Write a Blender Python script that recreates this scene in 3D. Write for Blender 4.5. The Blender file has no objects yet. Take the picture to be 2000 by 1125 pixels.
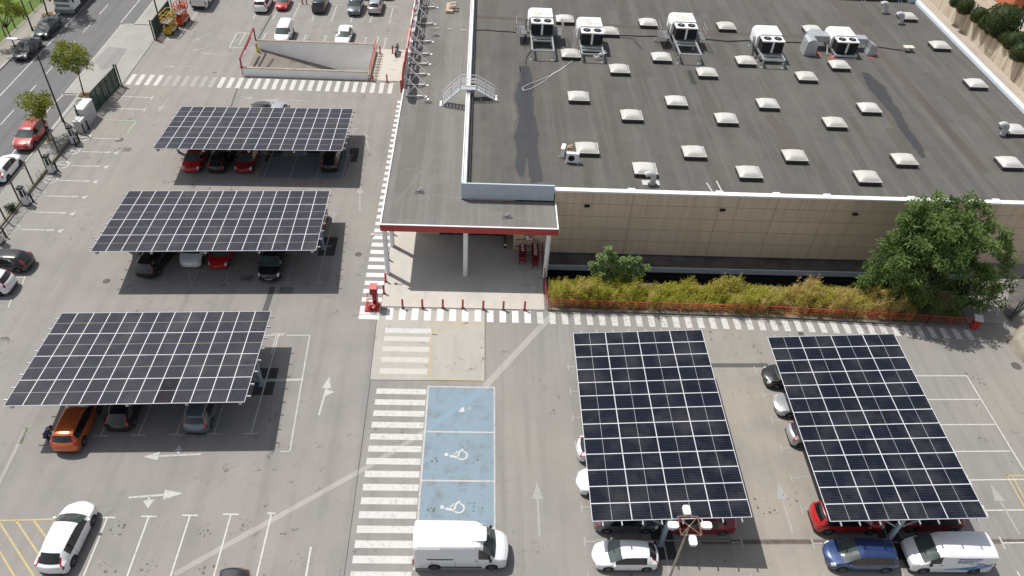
import bpy, bmesh, math, random
from mathutils import Vector, Matrix, noise
rnd = random.Random(11)
scene = bpy.context.scene
COL = scene.collection
R = math.radians
PI = math.pi

# ------------------------------------------------------------------ camera
F_PX, CAM_H = 1510.634, 43.745
def cam_axes(p, r, y):
    cp, sp, cy, sy = math.cos(p), math.sin(p), math.cos(y), math.sin(y)
    fwd = Vector((-sy*cp, cy*cp, -sp)); right = Vector((cy, sy, 0)); up = right.cross(fwd)
    cr, sr = math.cos(r), math.sin(r)
    return right*cr+up*sr, up*cr-right*sr, fwd
AX, AY, AZ = cam_axes(R(42.566), R(3.7756), R(-3.6275))
def g(px, py, z=0.0):
    """point of the place at height z seen at photo pixel (px,py): used to survey positions"""
    d = AX*((px-1000)/F_PX) - AY*((py-562.5)/F_PX) + AZ
    t = (z-CAM_H)/d.z
    return Vector((d.x*t, d.y*t, z))
cam = bpy.data.cameras.new('camera'); camo = bpy.data.objects.new('camera', cam); COL.objects.link(camo)
m = Matrix((AX, AY, -AZ)).transposed().to_4x4(); m.translation = Vector((0, 0, CAM_H))
camo.matrix_world = m
cam.sensor_width = 36; cam.lens = 36*F_PX/2000; cam.clip_start = 0.5; cam.clip_end = 3000
scene.camera = camo

# ------------------------------------------------------------------ light
SUN = Vector((-0.435, 0.318, 1.0)).normalized()
w = bpy.data.worlds.new("World"); scene.world = w; w.use_nodes = True
nt = w.node_tree; nt.nodes.clear()
sky = nt.nodes.new('ShaderNodeTexSky'); sky.sky_type = 'NISHITA'; sky.sun_disc = False
sky.sun_elevation = math.asin(SUN.z); sky.sun_rotation = math.atan2(SUN.x, SUN.y)
sky.air_density = 1.0; sky.dust_density = 1.8; sky.ozone_density = 1.0; sky.altitude = 100
bg = nt.nodes.new('ShaderNodeBackground'); bg.inputs[1].default_value = 0.12
wo = nt.nodes.new('ShaderNodeOutputWorld')
hs = nt.nodes.new('ShaderNodeHueSaturation'); hs.inputs['Saturation'].default_value = .42
nt.links.new(sky.outputs[0], hs.inputs['Color']); nt.links.new(hs.outputs[0], bg.inputs[0]); nt.links.new(bg.outputs[0], wo.inputs[0])
sl = bpy.data.lights.new('sun', 'SUN'); sl.energy = 4.35; sl.angle = R(0.53); sl.color = (1.0, 0.965, 0.91)
so = bpy.data.objects.new('sun', sl); COL.objects.link(so); so.location = (-30, 30, 80)
so.rotation_euler = SUN.to_track_quat('Z', 'Y').to_euler()
scene.view_settings.view_transform = 'Standard'; scene.view_settings.look = 'None'
scene.view_settings.exposure = 0; scene.view_settings.gamma = 1

# ------------------------------------------------------------------ materials
class NT:
    def __init__(s, name):
        s.m = bpy.data.materials.new(name); s.m.use_nodes = True; s.t = s.m.node_tree
        s.b = s.t.nodes['Principled BSDF']; s.out = s.t.nodes['Material Output']
        s.geo = None
    def n(s, ty, **kw):
        x = s.t.nodes.new(ty)
        for k, v in kw.items(): setattr(x, k, v)
        return x
    def l(s, a, b): s.t.links.new(a, b)
    def pos(s, world=True, scale=(1, 1, 1)):
        if world: o = s.n('ShaderNodeNewGeometry').outputs['Position']
        else: o = s.n('ShaderNodeTexCoord').outputs['Object']
        mp = s.n('ShaderNodeMapping'); mp.inputs['Scale'].default_value = scale
        s.l(o, mp.inputs['Vector']); return mp.outputs[0]
    def noise(s, vec, scale, detail=3, rough=.55):
        x = s.n('ShaderNodeTexNoise'); x.inputs['Scale'].default_value = scale
        x.inputs['Detail'].default_value = detail; x.inputs['Roughness'].default_value = rough
        s.l(vec, x.inputs['Vector']); return x.outputs['Fac']
    def ramp(s, f, a, b, lo=0., hi=1.):
        x = s.n('ShaderNodeMapRange'); x.inputs[1].default_value = a; x.inputs[2].default_value = b
        x.inputs[3].default_value = lo; x.inputs[4].default_value = hi; s.l(f, x.inputs[0]); return x.outputs[0]
    def mix(s, f, a, b, mode='MIX'):
        x = s.n('ShaderNodeMix', data_type='RGBA', blend_type=mode)
        if isinstance(f, float): x.inputs[0].default_value = f
        else: s.l(f, x.inputs[0])
        for v, i in ((a, 6), (b, 7)):
            if isinstance(v, tuple): x.inputs[i].default_value = (*v[:3], 1)
            else: s.l(v, x.inputs[i])
        return x.outputs[2]
    def math(s, op, a, b=None):
        x = s.n('ShaderNodeMath', operation=op)
        for v, i in ((a, 0), (b, 1)):
            if v is None: continue
            if isinstance(v, (int, float)): x.inputs[i].default_value = v
            else: s.l(v, x.inputs[i])
        return x.outputs[0]
    def bump(s, h, dist=.02, strength=.4):
        x = s.n('ShaderNodeBump'); x.inputs['Distance'].default_value = dist; x.inputs['Strength'].default_value = strength
        s.l(h, x.inputs['Height']); s.l(x.outputs[0], s.b.inputs['Normal'])
    def base(s, c):
        if isinstance(c, tuple): s.b.inputs['Base Color'].default_value = (*c[:3], 1)
        else: s.l(c, s.b.inputs['Base Color'])
    def set(s, **k):
        for a, v in k.items(): s.b.inputs[a.replace('_', ' ')].default_value = v
        return s.m

def pm(name, col, rough=.6, metal=0., var=.12, scale=2., spec=.4, coat=0., bump=0.):
    """plain procedural material with two scales of tone variation"""
    s = NT(name); v = s.pos()
    f = s.noise(v, scale, 4); f2 = s.noise(v, scale*9, 2)
    a = tuple(c*(1-var) for c in col); b = tuple(min(1, c*(1+var)) for c in col)
    c = s.mix(s.ramp(f, .3, .7), a, b)
    c = s.mix(s.ramp(f2, .35, .65, 0, .25), c, tuple(x*(1-1.6*var) for x in col))
    s.base(c)
    if bump: s.bump(f2, .01, bump)
    return s.set(Roughness=rough, Metallic=metal, Specular_IOR_Level=spec, Coat_Weight=coat, Coat_Roughness=.06)

def ground_mat(name, c0, c1, streak=(1.1, .05, 1), stain=.5, warm=(.30, .27, .22), grain=.10, lane=False, rough=.9):
    s = NT(name); v = s.pos()
    big = s.noise(v, .045, 4, .6); med = s.noise(v, .35, 5, .6); fine = s.noise(v, 7., 3, .7); grit = s.noise(v, 38., 2, .6)
    st = s.noise(s.pos(scale=streak), 1., 4, .6)
    c = s.mix(s.ramp(med, .3, .7), c0, c1)
    c = s.mix(s.ramp(big, .42, .68, 0, .6), c, warm)
    c = s.mix(s.ramp(st, .48, .7, 0, .5), c, tuple(x*.72 for x in c0))
    c = s.mix(s.ramp(st, .42, .25, 0, .3), c, tuple(min(1, x*1.14) for x in c1))
    c = s.mix(s.ramp(fine, .3, .72, 0, .28), c, tuple(x*.7 for x in c0))
    c = s.mix(s.ramp(grit, .35, .7, 0, grain*2.2), c, tuple(x*.45 for x in c0))
    if lane:
        sx = s.n('ShaderNodeSeparateXYZ'); s.l(v, sx.inputs[0])
        f_ = s.math('MULTIPLY', s.math('MULTIPLY', s.ramp(sx.outputs[0], 12.5, 19), s.ramp(sx.outputs[0], 28, 21)), s.math('MULTIPLY', s.ramp(sx.outputs[1], 46, 37), s.ramp(med, .2, .6, .1, .42)))
        c = s.mix(f_, c, (.40, .345, .268))
        f_ = s.math('MULTIPLY', s.ramp(sx.outputs[0], 5, -9), s.ramp(med, .25, .65, 0, .3)); c = s.mix(f_, c, (.305, .272, .252))
    # oil drips and dirt
    sp = s.noise(v, 1.1, 6, .72); zone = s.noise(v, .12, 2)
    d = s.math('MULTIPLY', s.ramp(sp, .585, .65), s.ramp(zone, .46, .58))
    c = s.mix(s.math('MULTIPLY', d, stain), c, (.05, .045, .04))
    # sparse cracks
    vo = s.n('ShaderNodeTexVoronoi', feature='DISTANCE_TO_EDGE'); vo.inputs['Scale'].default_value = .16
    dm = s.n('ShaderNodeVectorMath', operation='ADD')
    nz = s.n('ShaderNodeTexNoise'); nz.inputs['Scale'].default_value = .9; nz.inputs['Detail'].default_value = 4
    s.l(v, nz.inputs['Vector']); s.l(v, dm.inputs[0]); s.l(nz.outputs['Color'], dm.inputs[1]); s.l(dm.outputs[0], vo.inputs['Vector'])
    cr = s.math('MULTIPLY', s.ramp(vo.outputs['Distance'], .003, .008, 1, 0), s.ramp(med, .54, .66, 0, .22))
    c = s.mix(cr, c, tuple(x*.5 for x in c0))
    s.base(c); s.bump(grit, .008, .35)
    return s.set(Roughness=rough, Specular_IOR_Level=.25)

def paint_mat(name, col, under, wear=.5, sc=3.0):
    """road paint, rubbed off in places to the surface below"""
    s = NT(name); v = s.pos()
    f = s.noise(v, sc, 6, .7); f2 = s.noise(v, 22., 4, .7); big = s.noise(v, .25, 3)
    c = s.mix(s.ramp(f2, .3, .7, 0, .35), col, tuple(x*.8 for x in col))
    w_ = s.math('ADD', s.ramp(f, .5, .72, 0, wear), s.math('MULTIPLY', s.ramp(f2, .52, .66, 0, wear*.8), s.ramp(big, .35, .65)))
    w_ = s.math('MINIMUM', w_, .93)
    c = s.mix(w_, c, under); s.base(c)
    return s.set(Roughness=.8, Specular_IOR_Level=.25)

M = {}
ASP = (.262, .252, .24)
M['asphalt'] = ground_mat('asphalt', (.246, .236, .224), (.294, .283, .268), lane=True, grain=.08, stain=.62, warm=(.345, .312, .262))
M['street'] = ground_mat('street_asphalt', (.158, .157, .16), (.192, .19, .193), warm=(.20, .19, .185), stain=.3)
M['concrete'] = ground_mat('pale_concrete', (.52, .487, .44), (.59, .558, .512), warm=(.55, .51, .455), stain=.45, streak=(.5, .1, 1))
M['padc'] = ground_mat('pad_concrete', (.405, .380, .343), (.465, .440, .402), warm=(.46, .42, .36), stain=.5, streak=(.5, .1, 1))
M['apron'] = ground_mat('apron_concrete', (.335, .325, .305), (.41, .395, .37), warm=(.40, .38, .345), stain=.2, streak=(.4, .15, 1))
M['pink_concrete'] = ground_mat('strip_concrete', (.40, .33, .28), (.48, .41, .35), warm=(.46, .42, .36), stain=.2)
M['sand'] = ground_mat('sandy_soil', (.40, .33, .25), (.50, .43, .34), warm=(.45, .39, .30), stain=.3)
M['ramp_floor'] = ground_mat('ramp_concrete', (.24, .21, .175), (.31, .275, .235), warm=(.28, .24, .20), stain=.5)
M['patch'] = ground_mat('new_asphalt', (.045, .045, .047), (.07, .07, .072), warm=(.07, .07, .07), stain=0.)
M['seal'] = ground_mat('sealed_joint', (.10, .10, .10), (.13, .13, .13), warm=(.12, .115, .11), stain=0.)
M['soil'] = ground_mat('dry_soil', (.14, .10, .06), (.22, .155, .095), warm=(.2, .14, .08), stain=.2)
M['wpaint'] = paint_mat('white_paint', (.575, .566, .545), ASP, .6)
M['wbright'] = paint_mat('fresh_white_paint', (.74, .735, .72), (.43, .41, .38), .4)
M['wworn'] = paint_mat('worn_white_paint', (.56, .55, .53), ASP, .95)
M['wmid'] = paint_mat('half_worn_white_paint', (.50, .49, .47), ASP, .9)
M['wpad'] = paint_mat('pad_paint', (.54, .52, .485), (.44, .415, .375), 1.15)
M['wfaint'] = paint_mat('faint_white_paint', (.36, .352, .34), ASP, 1.0)
M['ypaint'] = paint_mat('yellow_paint', (.50, .41, .19), ASP, .95)
M['gpaint'] = paint_mat('green_paint', (.33, .47, .34), ASP, .8)
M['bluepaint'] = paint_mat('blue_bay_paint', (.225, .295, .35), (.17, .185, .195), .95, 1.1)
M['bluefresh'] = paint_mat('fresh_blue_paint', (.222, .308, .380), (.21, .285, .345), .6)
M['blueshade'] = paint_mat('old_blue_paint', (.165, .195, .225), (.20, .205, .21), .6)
M['band'] = ground_mat('filled_trench', (.36, .345, .315), (.42, .40, .37), warm=(.41, .385, .345), stain=.1)
M['white_metal'] = pm('white_metal', (.78, .78, .78), .45, var=.05)
M['galv'] = pm('galvanised_steel', (.52, .54, .56), .42, .55, var=.12, scale=5)
M['blue_steel'] = pm('grey_blue_steel', (.30, .36, .42), .5, .2, var=.1)
M['red'] = pm('red_gloss', (.46, .045, .04), .4, var=.12)
M['redfascia'] = pm('red_fascia', (.42, .045, .04), .45, var=.08, scale=.8)
M['darkred'] = pm('dark_red', (.28, .018, .028), .45, var=.15)
M['beige'] = None
M['black'] = pm('black_plastic', (.018, .018, .019), .5, var=.2)
M['rubber'] = pm('rubber', (.02, .02, .021), .85, var=.2)
M['dark'] = pm('dark_void', (.012, .013, .014), .8)
M['grey'] = pm('grey_plastic', (.25, .25, .26), .55)
M['dkgreen'] = pm('green_metal', (.025, .06, .045), .5, var=.2)
M['concwall'] = pm('white_render', (.88, .885, .88), .85, var=.07, scale=.9)
M['cap'] = pm('stained_cap', (.33, .29, .23), .9, var=.25, scale=1.5)
M['light_grey'] = pm('light_grey', (.5, .5, .5), .7, var=.1)
M['bluewall'] = pm('blue_grey_cladding', (.50, .55, .62), .5, var=.05)
M['yellow'] = pm('yellow_machine', (.55, .36, .05), .5, var=.2)
M['orange'] = pm('orange_machine', (.60, .10, .035), .5, var=.15)
M['bark'] = pm('bark', (.07, .05, .035), .95, var=.3, scale=6)
M['rust'] = pm('rusty_steel', (.17, .095, .065), .8, var=.3, scale=9)
M['pole'] = pm('pole_paint', (.035, .035, .04), .5, var=.2)
M['polebeige'] = pm('beige_pole', (.33, .29, .22), .6, var=.15)
M['plate'] = pm('number_plate', (.72, .72, .70), .5, var=.04)
M['rim'] = pm('alloy', (.42, .43, .44), .35, .7, var=.1)
M['chrome'] = pm('chrome', (.6, .6, .62), .2, .9, var=.05)
M['tail'] = pm('tail_lamp', (.42, .012, .015), .2, coat=.5)
M['head'] = pm('head_lamp', (.62, .64, .66), .15, coat=.8)
M['jacket'] = pm('blue_jacket', (.035, .05, .12), .9, var=.2)
M['jeans'] = pm('trousers', (.05, .06, .09), .9, var=.2)
M['skin'] = pm('skin', (.42, .26, .19), .6, var=.05)
M['hair'] = pm('hair', (.03, .022, .018), .7)
M['stone'] = pm('stone_wall', (.30, .27, .22), .95, var=.3, scale=1.2, bump=.5)
M['brick'] = pm('brick_orange', (.50, .16, .08), .85, var=.1)
M['cable'] = pm('cable', (.03, .03, .03), .7)
M['paper'] = pm('white_card', (.75, .75, .74), .6, var=.04)

def glass_mat(name, col, rough=.06):
    s = NT(name); v = s.pos(); f = s.noise(v, 1.4, 3)
    s.base(s.mix(s.ramp(f, .35, .65), col, tuple(c*1.5+.004 for c in col)))
    return s.set(Roughness=rough, Specular_IOR_Level=.75, Coat_Weight=.3)
M['glass'] = glass_mat('car_glass', (.008, .010, .011))
M['glassg'] = glass_mat('windscreen_glass', (.045, .060, .058), .04)

def wall_panels():
    s = NT('beige_precast_panels'); v = s.pos()
    f = s.noise(v, .35, 5, .6); f2 = s.noise(v, 9., 3); st = s.noise(s.pos(scale=(1.6, 1, .09)), 1., 4)
    c = s.mix(s.ramp(f, .3, .7), (.68, .535, .39), (.75, .60, .445))
    c = s.mix(s.ramp(st, .5, .72, 0, .5), c, (.49, .375, .27))
    sz = s.n('ShaderNodeSeparateXYZ'); s.l(v, sz.inputs[0]); s2 = s.noise(s.pos(scale=(3.2, 1, .05)), 1., 4, .7)
    c = s.mix(s.math('MULTIPLY', s.ramp(sz.outputs[2], 3.2, 6.4, 0, .55), s.ramp(s2, .48, .68)), c, (.36, .285, .215))
    pn = s.n('ShaderNodeTexWhiteNoise', noise_dimensions='2D'); cx = s.n('ShaderNodeCombineXYZ'); s.l(s.math('FLOOR', s.math('MULTIPLY', sz.outputs[0], .16)), cx.inputs[0]); s.l(s.math('FLOOR', s.math('MULTIPLY', s.math('SUBTRACT', sz.outputs[2], .15), .769)), cx.inputs[1]); s.l(cx.outputs[0], pn.inputs['Vector'])
    c = s.mix(s.ramp(pn.outputs['Value'], 0, 1, 0, .16), c, (.50, .385, .285))
    c = s.mix(s.ramp(f2, .35, .7, 0, .2), c, (.52, .40, .29))
    s.base(c); s.bump(f2, .01, .25); return s.set(Roughness=.9, Specular_IOR_Level=.2)
M['beige'] = wall_panels()

def stained_wall():
    s = NT('stained_retaining_wall'); v = s.pos(scale=(.2, 1.5, .10)); p = s.pos()
    st = s.noise(v, 1.3, 5, .65); f = s.noise(p, .7, 5, .6)
    c = s.mix(s.ramp(f, .3, .7), (.52, .45, .35), (.62, .56, .46))
    c = s.mix(s.ramp(st, .48, .68, 0, .8), c, (.20, .165, .12))
    s.base(c); return s.set(Roughness=.95, Specular_IOR_Level=.2)
M['retwall'] = stained_wall()

def roof_felt(name, c0, c1, strips=True):
    s = NT(name); v = s.pos()
    big = s.noise(v, .07, 4, .6); med = s.noise(v, .5, 5, .65); fine = s.noise(v, 5., 4, .7); grit = s.noise(v, 30., 2)
    sep = s.n('ShaderNodeSeparateXYZ'); s.l(v, sep.inputs[0])
    c = s.mix(s.ramp(med, .3, .7), c0, c1)
    # felt rolls laid along y, one metre wide, each its own tone
    fl = s.math('FLOOR', s.math('MULTIPLY', sep.outputs[0], 1.0))
    yb = s.math('FLOOR', s.math('MULTIPLY', s.math('ADD', sep.outputs[1], s.math('MULTIPLY', fl, 3.7)), .11))
    wn = s.n('ShaderNodeTexWhiteNoise', noise_dimensions='2D'); cx = s.n('ShaderNodeCombineXYZ')
    s.l(fl, cx.inputs[0]); s.l(yb, cx.inputs[1]); s.l(cx.outputs[0], wn.inputs['Vector'])
    c = s.mix(s.ramp(wn.outputs['Value'], 0, 1, 0, .42), c, tuple(x*.62 for x in c0))
    warm = s.math('MULTIPLY', s.ramp(wn.outputs['Value'], .72, .95, 0, .5), s.ramp(big, .4, .6))
    c = s.mix(warm, c, (c0[0]*1.02, c0[1]*.86, c0[2]*.78))
    fr = s.math('FRACT', s.math('MULTIPLY', sep.outputs[0], 1.0))
    seam = s.ramp(fr, .0, .05, 1, 0)
    c = s.mix(s.math('MULTIPLY', seam, .30), c, tuple(x*.55 for x in c0))
    stv = s.noise(s.pos(scale=(1.5, .06, 1)), 1., 4, .6)
    c = s.mix(s.ramp(stv, .48, .7, 0, .5), c, tuple(min(1, x*1.28) for x in c1))
    c = s.mix(s.ramp(big, .5, .72, 0, .4), c, tuple(x*1.2 for x in c1))
    c = s.mix(s.ramp(fine, .35, .7, 0, .3), c, tuple(x*.7 for x in c0))
    c = s.mix(s.ramp(grit, .4, .7, 0, .2), c, tuple(x*.5 for x in c0))
    s.base(c); s.bump(grit, .006, .3)
    return s.set(Roughness=.92, Specular_IOR_Level=.25)
M['felt'] = roof_felt('roof_felt', (.108, .104, .095), (.138, .133, .122))
M['feltlight'] = roof_felt('canopy_felt', (.170, .165, .153), (.206, .20, .186))
M['wet'] = ground_mat('wet_felt', (.046, .048, .052), (.062, .064, .068), warm=(.06, .06, .06), stain=0., rough=.55)
M['brownfelt'] = ground_mat('brown_felt', (.105, .088, .080), (.125, .105, .096), warm=(.12, .105, .095), stain=0.)
M['redfelt'] = ground_mat('red_primer', (.30, .09, .08), (.36, .12, .10), warm=(.25, .12, .10), stain=.2)

def car_paint(name, col, metal=0., rough=.3):
    s = NT(name); v = s.pos(False); f = s.noise(s.pos(), 1.3, 4, .6); f2 = s.noise(s.pos(), 14., 3)
    c = s.mix(s.ramp(f, .35, .7, 0, .12), col, tuple(x*.82+.015 for x in col))
    c = s.mix(s.ramp(f2, .5, .75, 0, .07), c, (.25, .22, .18)); s.base(c)
    return s.set(Roughness=rough, Metallic=metal, Specular_IOR_Level=.5, Coat_Weight=.8, Coat_Roughness=.05)
PAINT = dict(
    white=car_paint('white_car_paint', (.80, .81, .82)), black=car_paint('black_car_paint', (.010, .010, .012)),
    dark=car_paint('anthracite_car_paint', (.035, .038, .045), .3), grey=car_paint('grey_car_paint', (.13, .145, .165), .4),
    silver=car_paint('silver_car_paint', (.46, .48, .50), .5), red=car_paint('red_car_paint', (.46, .012, .016)),
    darkred=car_paint('dark_red_car_paint', (.22, .008, .014)), orange=car_paint('orange_car_paint', (.55, .115, .02), .25),
    blue=car_paint('blue_car_paint', (.022, .05, .15), .3), pinkred=car_paint('faded_red_car_paint', (.42, .045, .04)),
    bluegrey=car_paint('blue_grey_car_paint', (.16, .19, .23), .4), green=car_paint('green_black_car_paint', (.025, .04, .036), .3))

def solar_mat(name, col, tint, a1, a2, lc, rough, spec):
    """silicon cells under glass: cell grid, busbars, tone differing from module to module"""
    s = NT(name); tc = s.n('ShaderNodeTexCoord'); sep = s.n('ShaderNodeSeparateXYZ'); s.l(tc.outputs['Object'], sep.inputs[0])
    def line(co, pitch, wd, off=0.):
        fr = s.math('FRACT', s.math('ADD', s.math('DIVIDE', co, pitch), off))
        a = s.math('ABSOLUTE', s.math('SUBTRACT', fr, .5))
        return s.ramp(a, .5-wd/pitch*1.3, .5-wd/pitch*.6, 0, 1)
    l1 = line(sep.outputs[0], .182, .007, .5); l2 = line(sep.outputs[1], .0915, .0045, .0)
    oi = s.n('ShaderNodeObjectInfo')
    f = s.noise(s.pos(), 2.2, 3); dirt = s.noise(s.pos(), .5, 4, .6)
    c = s.mix(oi.outputs['Random'], col, tint)
    c = s.mix(s.ramp(f, .3, .7, 0, .35), c, tuple(x*.7 for x in col))
    c = s.mix(s.math('MULTIPLY', l1, a1), c, lc); c = s.mix(s.math('MULTIPLY', l2, a2), c, lc)
    c = s.mix(s.ramp(dirt, .45, .75, 0, .10), c, (.30, .28, .26)); s.base(c)
    return s.set(Roughness=rough, Specular_IOR_Level=spec)
M['cells'] = solar_mat('solar_cells_navy', (.005, .007, .015), (.007, .010, .019), .34, .20, (.11, .125, .15), .2, .17)
M['cellsgrey'] = solar_mat('solar_cells_sky_grey', (.024, .025, .036), (.036, .034, .046), .75, .0, (.14, .14, .155), .34, .18)  # greyer cells: the sky's reflection is put into the colour
M['cellsdark'] = solar_mat('solar_cells_dark', (.012, .008, .014), (.012, .008, .014), .4, .0, (.08, .075, .09), .32, .18)
M['frame'] = pm('module_frame', (.66, .66, .69), .4, .0, var=.03)
_s = NT('module_midline'); _f = _s.noise(_s.pos(), .55, 2); _s.base(_s.mix(_s.ramp(_f, .56, .62), (.33, .36, .35), (.40, .38, .10))); M['midline'] = _s.set(Roughness=.4); M['midplain'] = pm('navy_midline', (.30, .31, .33), .4)

def leaf_mat(name, a, b, c3, tr=.35, sc=.8):
    s = NT(name); v = s.pos(); f = s.noise(v, sc, 4, .6); f2 = s.noise(v, sc*9, 2)
    c = s.mix(s.ramp(f, .3, .7), a, b); c = s.mix(s.ramp(f2, .42, .7, 0, .7), c, c3)
    s.base(c); s.set(Roughness=.6, Specular_IOR_Level=.25)
    t = s.n('ShaderNodeBsdfTranslucent'); s.l(c, t.inputs[0])
    mx = s.n('ShaderNodeMixShader'); mx.inputs[0].default_value = tr
    s.l(s.b.outputs[0], mx.inputs[1]); s.l(t.outputs[0], mx.inputs[2]); s.l(mx.outputs[0], s.out.inputs[0])
    return s.m
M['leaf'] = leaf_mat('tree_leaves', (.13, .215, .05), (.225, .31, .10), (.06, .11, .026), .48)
M['leaf_hi'] = leaf_mat('tree_leaves_highlight', (.20, .29, .085), (.30, .38, .15), (.11, .18, .05), .5)  # paler leaves put highlights into the colour of the big crown
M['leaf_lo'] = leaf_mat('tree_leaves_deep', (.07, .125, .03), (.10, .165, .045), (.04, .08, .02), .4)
M['leaf_light'] = leaf_mat('street_tree_leaves', (.22, .26, .035), (.31, .33, .055), (.13, .17, .025), .45)
M['leaf_shrub'] = leaf_mat('shrub_leaves', (.25, .36, .13), (.36, .47, .21), (.15, .23, .08), .48)
M['bamboo'] = leaf_mat('bamboo_leaves', (.44, .45, .06), (.55, .52, .09), (.30, .32, .045), .5, .5)
M['straw'] = leaf_mat('dry_straw', (.56, .42, .16), (.66, .50, .22), (.38, .26, .09), .4, .7)
M['bush'] = leaf_mat('clipped_bush_leaves', (.032, .055, .014), (.055, .08, .02), (.018, .03, .008), .2)
M['bush_top'] = leaf_mat('bush_yellow_leaves', (.16, .17, .02), (.22, .21, .03), (.06, .08, .015), .2)
M['grass'] = leaf_mat('grass', (.10, .17, .02), (.15, .23, .03), (.06, .10, .015), .1, .4)

# ------------------------------------------------------------------ mesh builder
class MB:
    def __init__(s, mat=None): s.v = []; s.f = []; s.mi = []; s.cur = 0; s.X = mat or Matrix()
    def add(s, vs, fs, mi=None):
        o = len(s.v); s.v += [tuple(s.X @ Vector(p)) for p in vs]
        for f in fs: s.f.append([i+o for i in f]); s.mi.append(s.cur if mi is None else mi)
        return s
    def box(s, x0, x1, y0, y1, z0, z1, mi=None):
        return s.add([(x0,y0,z0),(x1,y0,z0),(x1,y1,z0),(x0,y1,z0),(x0,y0,z1),(x1,y0,z1),(x1,y1,z1),(x0,y1,z1)],
                     [(3,2,1,0),(4,5,6,7),(0,1,5,4),(1,2,6,5),(2,3,7,6),(3,0,4,7)], mi)
    def bar(s, a, b, w, h=None, mi=None, up=(0, 0, 1)):
        """rectangular bar from a to b"""
        a, b = Vector(a), Vector(b); h = h or w; d = (b-a).normalized(); u = Vector(up)
        if abs(d.dot(u)) > .98: u = Vector((1, 0, 0))
        sx = d.cross(u).normalized()*(w/2); sz = sx.cross(d).normalized()*(h/2)
        vs = [p+i*sx+j*sz for p in (a, b) for i, j in ((-1,-1),(1,-1),(1,1),(-1,1))]
        return s.add(vs, [(3,2,1,0),(4,5,6,7),(0,1,5,4),(1,2,6,5),(2,3,7,6),(3,0,4,7)], mi)
    def tube(s, pts, r, n=8, mi=None, cap=True):
        pts = [Vector(p) for p in pts]; rs = r if isinstance(r, (list, tuple)) else [r]*len(pts)
        vs = []; fs = []
        for i, p in enumerate(pts):
            d = (pts[min(i+1, len(pts)-1)]-pts[max(i-1, 0)]).normalized()
            u = Vector((0, 0, 1)) if abs(d.z) < .9 else Vector((1, 0, 0))
            a = d.cross(u).normalized(); b = d.cross(a).normalized()
            vs += [p+(a*math.cos(2*PI*k/n)+b*math.sin(2*PI*k/n))*rs[i] for k in range(n)]
        for i in range(len(pts)-1):
            for k in range(n):
                fs.append((i*n+k, i*n+(k+1) % n, (i+1)*n+(k+1) % n, (i+1)*n+k))
        if cap: fs += [tuple(range(n))[::-1], tuple(range((len(pts)-1)*n, len(pts)*n))]
        return s.add(vs, fs, mi)
    def lathe(s, prof, n=16, c=(0, 0, 0), axis='z', mi=None):
        vs = []; fs = []; c = Vector(c)
        for r, h in prof:
            for k in range(n):
                a = 2*PI*k/n; x, y = r*math.cos(a), r*math.sin(a)
                vs.append(c+Vector((x, y, h) if axis == 'z' else (x, h, y) if axis == 'y' else (h, x, y)))
        for i in range(len(prof)-1):
            for k in range(n): fs.append((i*n+k, i*n+(k+1) % n, (i+1)*n+(k+1) % n, (i+1)*n+k))
        fs += [tuple(range(n))[::-1], tuple(range((len(prof)-1)*n, len(prof)*n))]
        return s.add(vs, fs, mi)
    def poly(s, pts, z=None, mi=None):
        vs = [Vector((p[0], p[1], z if z is not None else p[2])) for p in pts]
        a = sum((vs[i].x*vs[(i+1) % len(vs)].y-vs[(i+1) % len(vs)].x*vs[i].y) for i in range(len(vs)))
        if a < 0: vs.reverse()
        return s.add(vs, [tuple(range(len(vs)))], mi)
    def prism(s, pts, z0, z1, mi=None):
        n = len(pts); a = sum(pts[i][0]*pts[(i+1) % n][1]-pts[(i+1) % n][0]*pts[i][1] for i in range(n))
        if a < 0: pts = pts[::-1]
        vs = [(p[0], p[1], z0) for p in pts]+[(p[0], p[1], z1) for p in pts]
        return s.add(vs, [tuple(range(n))[::-1], tuple(range(n, 2*n))]+[(i, (i+1) % n, n+(i+1) % n, n+i) for i in range(n)], mi)
    def strip(s, x0, y0, x1, y1, w, z):
        """flat painted line"""
        d = Vector((x1-x0, y1-y0)); d.normalize(); q = Vector((-d.y, d.x))*(w/2)
        return s.poly([(x0+q.x, y0+q.y), (x1+q.x, y1+q.y), (x1-q.x, y1-q.y), (x0-q.x, y0-q.y)], z)
    def mesh(s, name, mats, smooth=None, fix=True):
        me = bpy.data.meshes.new(name); me.from_pydata(s.v, [], s.f)
        for m_ in (mats if isinstance(mats, (list, tuple)) else [mats]): me.materials.append(m_)
        if any(s.mi): me.polygons.foreach_set('material_index', s.mi)
        if fix and len(s.f) < 4000:
            bm = bmesh.new(); bm.from_mesh(me); bmesh.ops.recalc_face_normals(bm, faces=bm.faces) if smooth is not None else None
            bm.to_mesh(me); bm.free()
        if smooth is not None:
            me.polygons.foreach_set('use_smooth', [True]*len(me.polygons)); me.set_sharp_from_angle(angle=R(smooth))
        me.update(); return me
    def build(s, name, mats, parent=None, smooth=None, loc=None):
        return link(name, s.mesh(name, mats, smooth), parent, loc)

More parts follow.
